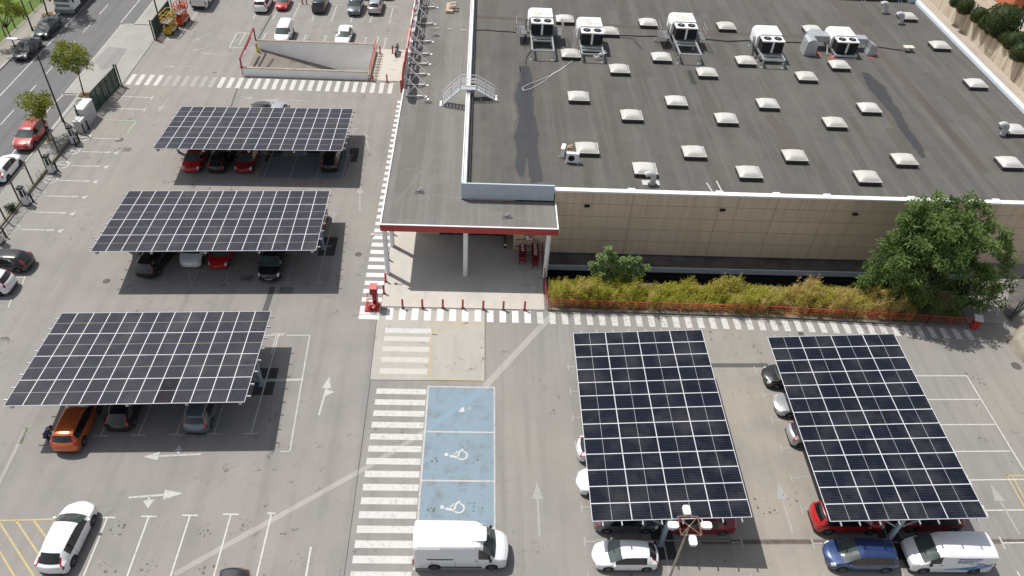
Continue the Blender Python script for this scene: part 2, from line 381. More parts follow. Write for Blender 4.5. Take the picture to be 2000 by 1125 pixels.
def link(name, me, parent=None, loc=None):
    o = bpy.data.objects.new(name, me); COL.objects.link(o)
    if parent: o.parent = parent
    if loc is not None: o.location = loc
    return o
def tag(o, label=None, cat=None, group=None, kind=None):
    if label: o['label'] = label
    if cat: o['category'] = cat
    if group: o['group'] = group
    if kind: o['kind'] = kind
    return o
def thing(name, label, cat, loc=(0, 0, 0), rz=0., group=None):
    o = bpy.data.objects.new(name, None); COL.objects.link(o); o.location = loc; o.rotation_euler = (0, 0, rz)
    o.empty_display_size = .2
    return tag(o, label, cat, group)
def dup(root, loc, rz=None, label=None, scale=None):
    def cp(o, par):
        c = o.copy(); COL.objects.link(c); c.parent = par
        for ch in [x for x in bpy.data.objects if x.parent == o]: cp(ch, c)
        return c
    r = cp(root, None); r.location = loc
    if rz is not None: r.rotation_euler = (0, 0, rz)
    if label: r['label'] = label
    if scale: r.scale = scale
    return r
def struct(mb, name, mats, label=None, smooth=None):
    o = mb.build(name, mats, None, smooth); o['kind'] = 'structure'
    if label: o['label'] = label
    return o
ORD = ['first', 'second', 'third', 'fourth', 'fifth', 'sixth', 'seventh', 'eighth', 'ninth', 'tenth', 'eleventh', 'twelfth']
# ================================================================== SETTING
def cells_sheet(xs, ys, holes, z=0.):
    mb = MB(); idx = {}
    for j, y in enumerate(ys):
        for i, x in enumerate(xs): idx[i, j] = len(mb.v); mb.v.append((x, y, z))
    for j in range(len(ys)-1):
        for i in range(len(xs)-1):
            cx, cy = (xs[i]+xs[i+1])/2, (ys[j]+ys[j+1])/2
            if any(a < cx < b and c < cy < d for a, b, c, d in holes): continue
            mb.f.append([idx[i, j], idx[i+1, j], idx[i+1, j+1], idx[i, j+1]]); mb.mi.append(0)
    return mb
PIT = (5.95, 44.0, 47.9, 52.3)          # sunken yard in front of the store wall
RAMP = (-27.2, -13.1, 82.75, 89.55)     # ramp to the basement
gs = cells_sheet([-500, -60, RAMP[0], RAMP[1], PIT[0], PIT[1], 67.0, 500], [-200, 20, PIT[2], PIT[3], RAMP[2], RAMP[3], 140, 800], [PIT, RAMP])
struct(gs, 'ground', M['asphalt'])
# sunken yard
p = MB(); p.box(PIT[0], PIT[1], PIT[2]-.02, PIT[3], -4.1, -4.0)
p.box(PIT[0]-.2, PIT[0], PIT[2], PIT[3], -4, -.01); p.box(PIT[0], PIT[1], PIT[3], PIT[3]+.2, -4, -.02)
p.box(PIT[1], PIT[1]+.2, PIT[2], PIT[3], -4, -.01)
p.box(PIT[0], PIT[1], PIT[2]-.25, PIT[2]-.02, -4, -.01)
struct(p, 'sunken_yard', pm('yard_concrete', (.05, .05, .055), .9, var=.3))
# street
s_ = MB(); s_.poly([(-54.1, -60), (-43.6, -60), (-43.6, 400), (-54.1, 400)], .004); struct(s_, 'street', M['street'])
k = MB(); k.box(-43.6, -43.38, -60, 77.05, 0, .125); k.box(-43.6, -43.38, 94.7, 400, 0, .125); k.box(-54.32, -54.1, -60, 400, 0, .125)
k.box(-45.2, -44.98, 77.1, 94.6, 0, .07)
struct(k, 'kerb', pm('kerb_stone', (.40, .39, .37), .9, var=.12))
sw = MB(); sw.box(-43.38, -41.0, -60, 77.05, 0, .12); sw.box(-43.38, -40.0, 94.7, 400, 0, .12); struct(sw, 'pavement', M['apron'])
ap = MB(); ap.box(-44.98, -39.85, 77.08, 94.65, 0, .062); struct(ap, 'driveway_apron', M['apron'])
ap2 = MB(); ap2.poly([(-44.6, 88.5), (-42.2, 88.0), (-42.0, 83.5), (-43.2, 82.6), (-44.7, 84.5)], .066)
struct(ap2, 'apron_repair', ground_mat('apron_repair', (.27, .27, .265), (.32, .315, .305), stain=.1))
fs = MB(); fs.box(-57.05, -54.32, -60, 400, 0, .12); struct(fs, 'far_pavement', ground_mat('far_pavement', (.30, .28, .25), (.38, .35, .31), warm=(.34, .30, .25)))
gr = MB(); gr.poly([(-57.05, -60), (-57.05, 400), (-200, 400), (-200, -60)], .02); struct(gr, 'grass_strip', M['grass'])
km = MB()
for a, b in ((-60, 74.6), (95.2, 400)): km.strip(-45.45, a, -45.45, b, .13, .009)
km.strip(-45.45, 76.9, -43.7, 76.9, .12, .009); km.strip(-44.9, 94.9, -43.7, 94.9, .12, .009)
km.strip(-45.45, 74.6, -45.2, 77.0, .13, .009)
for i in range(-10, 40): km.strip(-48.9, i*5.4+70.4, -48.9, i*5.4+73.4, .11, .009)
km.strip(-51.6, -60, -51.6, 87.4, .13, .0091); km.strip(-51.6, 88.3, -51.6, 89.9, .13, .0091); km.strip(-51.6, 92, -51.6, 200, .13, .0091)
struct(km, 'street_marking', M['wworn'])
# right-hand terrace behind the store
t_ = MB(); t_.box(67.25, 400, -50, 400, 0, 2.4); struct(t_, 'raised_terrain', M['sand'])
t2 = MB(); t2.poly([(56.0, 52), (66.95, 52), (66.95, 300), (56.0, 300)], .012); struct(t2, 'service_strip', M['pink_concrete'])
t3 = MB(); t3.poly([(72.6, 60), (72.6, 300), (76.2, 300), (76.2, 60)], 2.41); struct(t3, 'upper_path', M['apron'])
# pale concrete forecourt of the store
fc = MB()
fc.prism([(-7.55, 44.95), (5.62, 44.95), (5.62, 52.36), (3.2, 52.36), (3.2, 54.4), (-5.35, 54.4), (-5.35, 110), (-7.55, 110)], 0, .06)
struct(fc, 'entrance_pavement', M['concrete'])
wb = MB(); wb.prism([(-12.75, 82.45), (-9.1, 82.45), (-9.1, 90.5), (-12.75, 90.5)], 0, .05); struct(wb, 'footway_slab', M['concrete'])
pad = MB(); pad.poly([g(738, 606), g(947.3, 607), g(947, 744), g(722, 742)], .006); struct(pad, 'concrete_pad', M['padc'])
pe = MB()
for a, b in (((738, 606), (722, 742)), ((722, 742), (947, 744)), ((947, 744), (947.5, 606)), ((723, 745), (690, 995)), ((690, 995), (672, 1125))):
    A, B = g(*a), g(*b); pe.strip(A.x, A.y, B.x, B.y, .05, .0085)
struct(pe, 'pavement_joint', M['seal'])
# filled trench, sealed trench, drain, patches
def band(name, mat, pts, w, z):
    mb = MB(); P_ = [g(*q) for q in pts]
    for a, b in zip(P_, P_[1:]): mb.strip(a.x, a.y, b.x, b.y, w, z)
    return struct(mb, name, mat)
band('filled_trench', M['band'], [(340, 1122), (722, 909.5), (832, 842)], .36, .0032)
band('filled_trench', M['band'], [(947, 755), (1080, 613)], .50, .0032)
band('trench_patch', M['seal'], [(1378, 713.5), (1500, 713.5)], .42, .0033)
band('trench_patch', M['seal'], [(1553, 628), (1566, 655)], .42, .0033)
band('trench_patch', M['seal'], [(533, 560), (517, 610)], .45, .0033)
band('trench_patch', M['seal'], [(469, 157), (450, 212)], .14, .0033)
band('trench_patch', M['seal'], [(530, 30), (505, 75)], .22, .0033)
band('drain_strip', M['band'], [(50, 837), (-10, 960)], .22, .0033)
dr = MB(); A, B = g(1370, 1058.5), g(2100, 1057)
dr.strip(A.x, A.y, B.x, B.y, .34, .0042); struct(dr, 'drain_frame', pm('drain_concrete', (.16, .13, .11), .9, var=.3))
dr = MB()
for i in range(0, 150): dr.poly([(A.x+i*.16, A.y-.07+(B.y-A.y)*i/140), (A.x+i*.16+.11, A.y-.07+(B.y-A.y)*i/140), (A.x+i*.16+.11, A.y+.07+(B.y-A.y)*i/140), (A.x+i*.16, A.y+.07+(B.y-A.y)*i/140)], .0072)
struct(dr, 'drain_grate', pm('drain_iron_b', (.085, .075, .07), .8, var=.3))
bt = MB()
for (px, py, wd, dp) in ((482, 543, 1.0, .7), (559, 567, 1.1, .8), (248, 292, .8, .7)):
    c = g(px, py); bt.poly([(c.x-wd/2, c.y-dp/2), (c.x+wd/2, c.y-dp/2), (c.x+wd/2, c.y+dp/2), (c.x-wd/2, c.y+dp/2)], .0048)
struct(bt, 'drain_cover', pm('drain_iron', (.15, .145, .14), .8, var=.3))
mh = MB()
for px, py, r in ((233, 273, .42), (1985, 715, .4), (208, 549, .3), (700, 497, .3)):
    c = g(px, py); mh.poly([(c.x+r*math.cos(a*PI/10), c.y+r*math.sin(a*PI/10)) for a in range(20)], .0052)
struct(mh, 'manhole_cover', pm('cast_iron', (.11, .10, .09), .8, var=.3))

# ------------------------------------------------------------------ painted markings
zb = MB()
def stripe_x(mb, xs, y0, y1, w=.52, z=.010):
    for x in xs:
        a, b = (y0(x), y1(x)) if callable(y0) else (y0, y1)
        mb.poly([(x-w/2, a), (x+w/2, a), (x+w/2, b), (x-w/2, b)], z)
stripe_x(zb, [-6.82+i*1.003 for i in range(0, 8)], 43.50, 44.82)
stripe_x(zb, [-6.82+i*1.003 for i in range(8, 12)], 43.45, 44.78)
for i in range(35): zb.poly([(-9.22, 43.5+i*1.0), (-7.62, 43.5+i*1.0), (-7.62, 44.0+i*1.0), (-9.22, 44.0+i*1.0)], .010)
zb.poly([(-9.22, 44.06), (-7.62, 44.06), (-7.62, 44.46), (-9.22, 44.46)], .0101)
struct(zb, 'zebra_crossing', M['wbright'])
zb2 = MB(); rail_y = lambda x: 45.02-.0125*max(0, x-5.9)-.0012*max(0, x-20)**2*.8
stripe_x(zb2, [-6.82+i*1.003 for i in range(12, 48)], lambda x: rail_y(x)-1.62, lambda x: rail_y(x)-.3, .50)
struct(zb2, 'zebra_crossing', M['wworn'])
zb3 = MB()
for i in range(20): zb3.poly([(-7.0, 36.45-i*1.0), (-3.42, 36.45-i*1.0), (-3.42, 35.95-i*1.0), (-7.0, 35.95-i*1.0)], .010)
struct(zb3, 'zebra_crossing', M['wpaint'])
zb4 = MB()
for i, q in enumerate(((641, 650), (656.5, 666), (676, 686), (697, 707), (719, 730))):
    a, b = g(745, q[0]), g(745, q[1])
    if i: zb4.poly([(-7.0, a.y), (-3.45, a.y), (-3.45, b.y), (-7.0, b.y)], .0102)
struct(zb4, 'zebra_crossing', M['wpad'])
zb4 = MB(); a, b = g(752, 640.5), g(752, 650); zb4.poly([(-7.0, a.y), (-3.4, a.y), (-3.4, b.y), (-7.0, b.y)], .0102); struct(zb4, 'zebra_crossing', M['wpaint'])
zb5 = MB(); stripe_x(zb5, [-39.3+i*1.0 for i in range(4)]+[-29.3+i*1.0 for i in range(20)], 79.55, 82.0, .5); struct(zb5, 'zebra_crossing', M['wpaint'])
zb5 = MB(); stripe_x(zb5, [-35.3+i*1.0 for i in range(6)], 79.55, 82.0, .5); struct(zb5, 'zebra_crossing', M['wfaint'])
# oil drips in the bays
os_ = MB(); ro = random.Random(17)
for px, py, n, sp in ((238, 1027, 9, .5), (318, 1026, 6, .3), (398, 1036, 16, .5), (481, 1025, 12, .4), (205, 1108, 14, .5), (290, 1105, 10, .45), (392, 1112, 8, .4), (1905, 738, 14, .6), (1908, 792, 7, .5), (1925, 860, 5, .4), (318, 620, 26, .8), (1500, 990, 14, .6), (1545, 975, 10, .5), (848, 998, 16, .4), (850, 897, 12, .4), (945, 907, 9, .4), (930, 985, 12, .5), (925, 880, 8, .6), (720, 28, 8, .8), (748, 32, 8, .9), (700, 22, 6, .7), (850, 650, 6, .5), (1080, 805, 4, .2), (640, 480, 10, .8)):
    c = g(px, py)
    for _ in range(n):
        x, y, r_ = c.x+ro.gauss(0, sp*.6), c.y+ro.gauss(0, sp*.6), ro.choice((.025, .03, .035, .05, .06, .10))
        os_.poly([(x+r_*ro.uniform(.5, 1.2)*math.cos(a*PI/4), y+r_*ro.uniform(.5, 1.2)*math.sin(a*PI/4)) for a in range(8)], .0128+ro.random()*.0008)
struct(os_, 'oil_stain', pm('oil_stain', (.14, .128, .116), .8, var=.35, scale=6))
# blue accessible bays
BX0, BX1 = g(838, 755).x, g(965.5, 757.5).x
by = [g(838, 755).y, g(832.5, 843).y, g(825.8, 938.5).y, g(815, 1030).y, 22.6]
for i in range(4):
    b_ = MB(); b_.poly([(BX0, by[i]), (BX1, by[i]), (BX1, by[i+1]), (BX0, by[i+1])], .006)
    struct(b_, 'accessible_bay', M['bluepaint'])
b_ = MB(); b_.poly([g(838, 842), g(842, 826), g(938, 757), g(960, 757)], .0082)
struct(b_, 'fresh_paint_strip', M['bluefresh'])
bl = MB()
for yy in by: bl.strip(BX0-.1, yy, BX1+.05, yy, .12, .0105)
bl.strip(BX0-.05, by[0]+.06, BX0-.05, by[4]-.06, .12, .0103); bl.strip(BX1, by[0]+.06, BX1, by[4]-.06, .10, .0103)
struct(bl, 'bay_line', M['wmid'])
def wheelchair(mb, cx, cy, k, z):
    """wheelchair symbol, head towards -x"""
    def P_(u, v): return (cx+u*k, cy+v*k)
    mb.poly([P_(-1.0+.17*math.cos(a*PI/8), .05+.17*math.sin(a*PI/8)) for a in range(16)], z)
    def stroke(pts, w):
        for a, b in zip(pts, pts[1:]): mb.strip(*P_(*a), *P_(*b), w*k, z); z_ = z
    stroke([(-.72, -.08), (-.05, -.22)], .22); stroke([(-.42, .12), (-.22, .12), (-.12, .42)], .13)
    stroke([(-.03, -.16), (.10, .36), (.42, .60)], .17)
    n = 18
    for i in range(n):
        a0, a1 = -2.35+i*3.75/n, -2.35+(i+1)*3.75/n
        mb.poly([P_(.32+r*math.cos(a), -.02+.0+r*.95*math.sin(a)) for r, a in ((.36, a0), (.50, a0), (.50, a1), (.36, a1))], z+.0005)
for px, py in ((895, 889), (888, 992)):
    c = g(px, py); wm = MB(); wheelchair(wm, c.x, c.y, .80, .0125); struct(wm, 'wheelchair_symbol', M['wpaint'])
wm = MB(); c = g(906, 800); wm.poly([(c.x-.35, c.y-.25), (c.x+.05, c.y-.2), (c.x-.02, c.y+.25), (c.x-.22, c.y+.12)], .0125)
wm.poly([(c.x+.3, c.y+.1), (c.x+.5, c.y+.02), (c.x+.42, c.y+.3)], .0125); struct(wm, 'wheelchair_symbol', M['wworn'])
# yellow box on the pad and yellow hatching
yb = MB()
for a, b in (((845, 630), (947, 632)), ((845, 630), (838, 741)), ((838, 741), (947, 743)), ((845, 655), (880, 631)), ((875, 642), (915, 630))):
    A, B = g(*a), g(*b); yb.strip(A.x, A.y, B.x, B.y, .09, .0107)
struct(yb, 'yellow_marking', M['ypaint'])
yb = MB()
for a, b in (((-30, 1018), (108, 1014)), ((32, 1017), (90, 1104)), ((66, 1017), (95, 1055)), ((0, 1022), (66, 1125)), ((-10, 1062), (28, 1125)), ((84, 1125), (108, 1014)), ((1966, 928), (2040, 1060)), ((1966, 929), (2040, 929)), ((1978, 931), (2060, 1085))):
    A, B = g(*a), g(*b); yb.strip(A.x, A.y, B.x, B.y, .11, .0102)
struct(yb, 'yellow_marking', M['ypaint'])
# parking bay lines
def bays(mb, x, y0, y1, bar=.95, z=.0103, w=.10, ends=(1, 0)):
    mb.strip(x, y0, x, y1, w, z)
    if ends[0]: mb.strip(x-bar/2, y1, x+bar/2, y1, w, z+.0003)
    if ends[1]: mb.strip(x-bar/2, y0, x+bar/2, y0, w, z+.0003)
bm_ = MB()
for i in range(5): bays(bm_, -22.3+i*2.47, 19.5, 25.85+.1*i, .95 if i < 4 else .5)
bm_.strip(-9.55, 20.6, -9.6, 24.0, .11, .0103)
struct(bm_, 'bay_line', M['wpaint'])
bm_ = MB()
for i in range(6): bays(bm_, -27.4+i*2.47, 31.85+.09*i, 41.7, .95, ends=(1, 1))
bm_.strip(-28, 36.75, -12.4, 37.2, .10, .0106)
for a, b in (((548, 882), (568, 882)), ((566, 882), (605, 655)), ((560, 655), (605, 655)), ((510, 655), (553, 655)), ((540, 655), (530, 690)), ((500, 745), (585, 743))):
    A, B = g(*a), g(*b); bm_.strip(A.x, A.y, B.x, B.y, .10, .0107)
struct(bm_, 'bay_line', M['wmid'])
bm_ = MB()
for i in range(7): bays(bm_, -28.1+i*2.5, 47.1+.09*i, 57.0, .95, ends=(1, 1))
for i in range(7): bays(bm_, -28.2+i*2.5, 62.0+.09*i, 71.9, .95, ends=(1, 1))
bm_.strip(-28.5, 52.0, -12.6, 52.4, .1, .0106); bm_.strip(-28.5, 66.2, -12.6, 66.75, .1, .0106)
struct(bm_, 'bay_line', M['wfaint'])
bm_ = MB()   # bays on both sides of the right-hand carports
for j, yy in enumerate([38.6-2.33*i for i in range(8)]):
    bm_.strip(33.9, yy, 38.0 if j else 38.05, yy+.1, .10, .0103); bm_.strip(33.85, yy-.42, 33.85, yy+.42, .10, .0107)
bm_.strip(38.05, 38.75, 38.3, 20, .1, .0105)
struct(bm_, 'bay_line', M['wworn'])
bm_ = MB()
for x0 in (7.1, 17.0, 21.5, 31.6):
    for i in range(8): bm_.strip(x0-.0, 38.9-2.4*i-.36, x0, 38.9-2.4*i+.36, .10, .0103); bm_.strip(x0, 38.9-2.4*i, x0+(.7 if x0 in (7.1, 21.5) else -.7), 38.9-2.4*i, .1, .0107)
for x0 in (12.05, 26.5): bm_.strip(x0, 41.2, x0, 22, .1, .0103)
for x0 in (12.05, 26.5):
    for i in range(7): bm_.strip(x0-4.2, 39.0-2.4*i, x0+4.2, 39.0-2.4*i, .1, .0109)
struct(bm_, 'bay_line', M['wfaint'])
bm_ = MB()   # far car park rows
for i in range(8): bays(bm_, -29.6+i*2.5, 97.9, 103.0, .8, ends=(0, 0))
bm_.strip(-29.8, 103.0, -11.5, 103.4, .1, .0106)
for i in range(8): bays(bm_, -29.6+i*2.5, 90.3, 93.6, .6, ends=(1, 0))
for a, b in (((463, 64), (448, 93)), ((448, 93), (495, 94)), ((463, 64), (500, 66)), ((735, 72), (740, 72)), ((740, 72), (730, 100))):
    A, B = g(*a), g(*b); bm_.strip(A.x, A.y, B.x, B.y, .11, .0103)
A, B, C_ = g(322, 78), g(346, 78), g(388, 20); bm_.strip(A.x, A.y, B.x, B.y, .11, .0103); bm_.strip(B.x, B.y, C_.x, C_.y, .11, .0103)
for a, b, c2 in (((232, 188), (297, 191), 3), ((205, 211), (283, 214), 8)):
    A, B = g(*a), g(*b); bm_.strip(A.x, A.y, B.x, B.y, .11, .0103); bm_.strip(B.x, B.y-.4, B.x, B.y+.4, .11, .0107)
struct(bm_, 'bay_line', M['wworn'])
gm = MB()
for a, b in (((205, 234), (267, 236)), ((267, 235), (249, 260))):
    A, B = g(*a), g(*b); gm.strip(A.x, A.y, B.x, B.y, .11, .0103)
struct(gm, 'green_bay_line', M['gpaint'])
ev = MB()    # charging bays: broken line with arrow head
for i in range(7):
    yy = 68.4-2.47*i; x0 = -39.0-.09*i
    ev.strip(x0, yy, x0+2.05, yy, .12, .0103); ev.strip(x0+2.15, yy-.02, x0+2.75, yy+.05, .20, .0103)
    if i: ev.poly([(x0+3.05, yy-.05), (x0+3.55, yy+.28), (x0+3.45, yy-.35)], .0103)
ev.strip(-36.6, 47.6, -36.4, 46.6, .1, .0103); ev.strip(-41.3, 47.45, -36.6, 47.45, .1, .0104); ev.strip(-36.5, 44.9, -36.3, 43.9, .1, .0103); ev.strip(-41.3, 45.0, -36.6, 45.0, .1, .0104)
struct(ev, 'charging_bay_line', M['wmid'])
for i in range(7):   # round badge with a plug
    bd = MB(); cx, cy = -39.85-.08*i, 68.5-2.47*i
    for k_ in range(20):
        a0, a1 = k_*PI/10, (k_+1)*PI/10
        bd.poly([(cx+r*math.cos(a), cy+r*math.sin(a)) for r, a in ((.52, a0), (.64, a0), (.64, a1), (.52, a1))], .0103)
    bd.poly([(cx-.3, cy+.1), (cx+.1, cy+.14), (cx+.1, cy-.14), (cx-.3, cy-.1)], .0103)
    bd.strip(cx+.1, cy+.07, cx+.3, cy+.07, .06, .0105); bd.strip(cx+.1, cy-.07, cx+.3, cy-.07, .06, .0105); bd.strip(cx-.3, cy, cx-.48, cy+.12, .06, .0107)
    bd.strip(cx+.2, cy+.36, cx+.62, cy+.45, .12, .0109)
    struct(bd, 'charging_badge', M['wworn'] if i < 4 else M['wfaint'])
# arrows
def arrow(mb, x0, y0, x1, y1, head=1.1, wd=.75, w=.14, z=.0108):
    d = Vector((x1-x0, y1-y0)); L = d.length; d /= L; q = Vector((-d.y, d.x)); s0 = Vector((x0, y0)); n_ = s0+d*(L-head)
    mb.strip(x0, y0, n_.x, n_.y, w, z); e = s0+d*L
    mb.poly([(e.x, e.y), tuple(n_+q*wd/2), tuple(n_-q*wd/2)], z+.0004)
ar = MB()
arrow(ar, -21.5, 27.25, -18.25, 27.6, 1.15, .78); arrow(ar, -20.25, 27.35, -20.05, 26.5, .62, .7)
arrow(ar, -17.95, 30.58, -21.6, 30.32, 1.0, .7); arrow(ar, -19.4, 30.5, -19.55, 31.3, .5, .55)
arrow(ar, -10.75, 33.95, -10.55, 37.5, 1.1, .62); ar.poly([(-10.62, 35.6), (-10.0, 36.05), (-10.55, 36.3)], .0113)
struct(ar, 'arrow_marking', M['wmid'])
ar = MB()
arrow(ar, -10.85, 57.5, -11.35, 61.5, 1.2, .75); arrow(ar, -11.3, 68.0, -11.95, 70.9, .8, .75); arrow(ar, -18.8, 77.3, -24.5, 77.05, 2.2, .9)
arrow(ar, 4.3, 24.8, 4.3, 28.7, 1.25, .72); arrow(ar, 20.4, 25.2, 20.5, 29.0, 1.4, .75); arrow(ar, 35.3, 25.2, 35.2, 29.0, 1.35, .75)
arrow(ar, 31.0, 28.5, 31.2, 24.6, 1.3, .75); arrow(ar, 16.3, 28.5, 16.4, 24.7, 1.3, .75)
arrow(ar, -30.6, 87.65, -33.7, 87.75, 1.2, .6); arrow(ar, -34.0, 77.1, -34.2, 73.9, 1.2, .8); arrow(ar, -33.5, 84.3, -36.9, 84.0, 1.3, .6)
arrow(ar, -33.7, 93.2, -35.4, 90.6, 1.1, .6); arrow(ar, -24.3, 49.6, -22.9, 46.4, .1, .1)
arrow(ar, -32.3, 90.0, -34.9, 88.0, 1.0, .5); arrow(ar, -26.5, 77.8, -24.9, 77.3, .8, .8)
struct(ar, 'arrow_marking', M['wfaint'])
# new asphalt round the carport posts
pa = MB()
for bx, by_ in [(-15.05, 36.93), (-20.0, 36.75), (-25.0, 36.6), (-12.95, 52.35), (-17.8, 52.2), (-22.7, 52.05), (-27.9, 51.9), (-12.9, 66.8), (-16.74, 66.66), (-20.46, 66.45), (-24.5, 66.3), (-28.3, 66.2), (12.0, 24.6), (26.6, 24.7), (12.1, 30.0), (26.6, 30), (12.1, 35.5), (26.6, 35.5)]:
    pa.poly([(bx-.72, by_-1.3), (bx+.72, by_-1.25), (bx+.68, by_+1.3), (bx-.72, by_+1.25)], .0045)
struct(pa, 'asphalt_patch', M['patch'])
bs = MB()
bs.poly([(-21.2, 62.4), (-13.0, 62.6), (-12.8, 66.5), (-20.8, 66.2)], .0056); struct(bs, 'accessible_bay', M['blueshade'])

# ================================================================== STORE
store = thing('store_building', 'large flat roofed store with beige panel walls, grey felt roof and red edged canopy', 'store', (0, 0, 0))
RZ, WY = 6.25, 52.37
RX1 = 55.4
wl = MB(); wl.box(6.4, RX1, WY, WY+.3, -4.2, 6.5); wl.box(RX1-.3, RX1, WY+.3, 125, 0, 6.5)
wl.box(3.2, 6.398, WY, WY+.3, 0, 4.9); wl.box(3.2, 3.5, WY+.3, 54.4, 0.062, 4.9)
wl.build('wall', M['beige'], store)
jm = MB()
for zz in (1.45, 2.75, 4.05, 5.35): jm.box(6.45, RX1, WY-.004, WY+.01, zz-.02, zz+.02)
for xx in (12.95, 20.4, 25.25, 29.6, 36.9, 44.3, 49.0): jm.box(xx-.02, xx+.02, WY-.006, WY+.01, .0, 6.45)
jm.build('panel_joint', pm('joint', (.36, .28, .20), .9), store)
jm = MB(); jm.box(4.4, 4.43, WY-.004, WY+.01, .1, 4.9); jm.build('panel_joint', pm('joint_b', (.26, .21, .16), .9), store)
bw = MB(); bw.box(-5.35, -5.1, 54.7, 125, .0, 4.9); bw.box(-5.35, 3.2, 54.4, 54.7, 0, 4.9); bw.build('wall', M['beige'], store)
ed = MB(); ed.box(-3.4, 2.4, 54.33, 54.398, .1, 2.7); d_ = ed.build('entrance_door', M['glass'], store)
ef = MB()
for xx in (-3.4, -1.95, -.5, .95, 2.34): ef.box(xx, xx+.06, 54.30, 54.328, .1, 2.7)
ef.box(-3.4, 2.4, 54.29, 54.327, 2.7, 2.78); ef.build('door_frame', M['grey'], d_)
rf = MB(); rf.poly([(-1.05, WY+.11), (RX1-.3, WY+.11), (RX1-.3, 125), (-1.0, 125)], RZ); roof = rf.build('roof', M['felt'], store)
cp = MB()   # white coping on the front wall, with raised joint caps
cp.box(6.32, RX1, WY-.08, WY+.42, 6.5, 6.66)
for xx in (12.95, 20.4, 25.25, 29.6, 36.9, 44.3): cp.box(xx-.5, xx+.12, WY+.05, WY+.55, 6.662, 6.70)
cp.build('coping', M['white_metal'], roof)
cp = MB(); cp.box(RX1-.55, RX1+.1, WY+.43, 125, 6.3, 6.62); cp.build('coping', pm('blue_white_coping', (.62, .66, .72), .5, var=.08), roof)
pp_ = MB(); pp_.box(-1.38, 6.31, WY-.02, WY+.12, 5.56, 7.06); pp_.build('parapet', M['bluewall'], roof)
pl = MB(); pl.box(-1.38, -1.28, WY+.122, 125, 4.9, 7.10); pl.box(-1.278, -1.0, WY+.122, 125, 4.9, 6.98)
pl.box(-1.0, -.72, WY+.122, 125, RZ+.002, 6.55)
pl.build('parapet', M['white_metal'], roof)
pg = MB(); pg.box(-.9, -.74, WY+.3, 120, 6.552, 6.60); pg.build('parapet_shade_strip', M['dark'], roof)  # near-black strip paints the parapet's shade along the inner gutter line
# L-shaped canopy roof
cr = MB(); cr.prism([(-7.62, 48.72), (6.42, 48.72), (6.42, WY-.022), (-1.382, WY-.022), (-1.382, 125), (-7.62, 125)], 4.98, 5.44)
canopy = cr.build('canopy_roof', M['feltlight'], store)
fa = MB(); fa.box(-7.72, 6.50, 48.60, 48.718, 4.86, 5.475); fa.build('fascia', M['redfascia'], canopy)
fa = MB(); fa.box(-7.74, 6.52, 48.58, 48.72, 5.477, 5.53); fa.box(6.422, 6.52, 48.742, WY-.03, 5.30, 5.53); fa.box(-7.74, -7.622, 48.742, 125, 5.30, 5.53); fa.build('edge_trim', M['white_metal'], canopy)
for (x, y) in [(-7.45, 48.98), (-.92, 48.98), (5.82, 48.98), (-7.4, 52.6), (-7.4, 59.5), (-7.4, 66.5), (-7.4, 73.5), (-7.4, 80.5), (-7.4, 87.5)]:
    pi_ = MB(); pi_.lathe([(.22, .0), (.22, .15), (.205, .16), (.205, 4.978)], 20); pi_.build('pillar', M['white_metal'], store, 40, (x, y, .06))
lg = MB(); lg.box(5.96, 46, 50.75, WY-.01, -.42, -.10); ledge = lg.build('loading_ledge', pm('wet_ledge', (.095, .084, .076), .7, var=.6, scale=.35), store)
lg = MB(); lg.box(5.96, 46, 50.68, 50.748, -.62, -.08)
for i in range(20): lg.box(8+i*2.0, 8.03+i*2.0, 50.675, 50.749, -.62, -.078)
lg.build('ledge_fascia', M['bluewall'], ledge)
for px, py in ((1146.5, 401), (1411, 409), (1670, 417)):
    c = g(px, py, 5.2); x = c.x-0.0
    # lamp sits on the wall face: solve for the pixel ray on the wall plane
    d = AX*((px-1000)/F_PX) - AY*((py-562.5)/F_PX) + AZ; t = WY/d.y; x, z = d.x*t, CAM_H+d.z*t
    lm = MB(); lm.box(x-.22, x+.22, WY-.16, WY-.01, z-.09, z+.09); lm.box(x-.26, x+.1, WY-.24, WY-.161, z-.06, z+.04); lm.build('wall_lamp', M['black'], store)
# skylights
def skylight_meshes():
    cb = MB(); cb.box(-.98, .98, -.84, .84, 0, .36)
    fr = MB(); fr.box(-1.02, 1.02, -.88, .88, .362, .42)
    dm = MB(); n = 12; idx = {}
    for j in range(n+1):
        for i in range(n+1):
            u, v = -1+2*i/n, -1+2*j/n; h = .33*(1-abs(u)**3.4)**.7*(1-abs(v)**3.4)**.7
            idx[i, j] = len(dm.v); dm.v.append((u*.95, v*.81, .422+h))
    for j in range(n):
        for i in range(n): dm.f.append([idx[i, j], idx[i+1, j], idx[i+1, j+1], idx[i, j+1]]); dm.mi.append(0)
    s = NT('opal_dome'); v = s.pos(); f = s.noise(v, .9, 4); f2 = s.noise(v, 3.5, 4, .7); oi = s.n('ShaderNodeObjectInfo')
    dc = s.mix(s.ramp(f, .3, .7), (.50, .495, .48), (.62, .615, .595)); dc = s.mix(s.math('MULTIPLY', oi.outputs['Random'], .6), dc, (.50, .475, .42)); s.base(s.mix(s.ramp(f2, .5, .75, 0, .4), dc, (.36, .34, .30)))
    return cb.mesh('curb', pm('skylight_curb', (.05, .045, .045), .8, var=.3)), fr.mesh('skylight_frame', pm('skylight_rim', (.50, .46, .44), .6, var=.12)), dm.mesh('dome', s.set(Roughness=.35, Specular_IOR_Level=.4), 60)
SK = skylight_meshes()
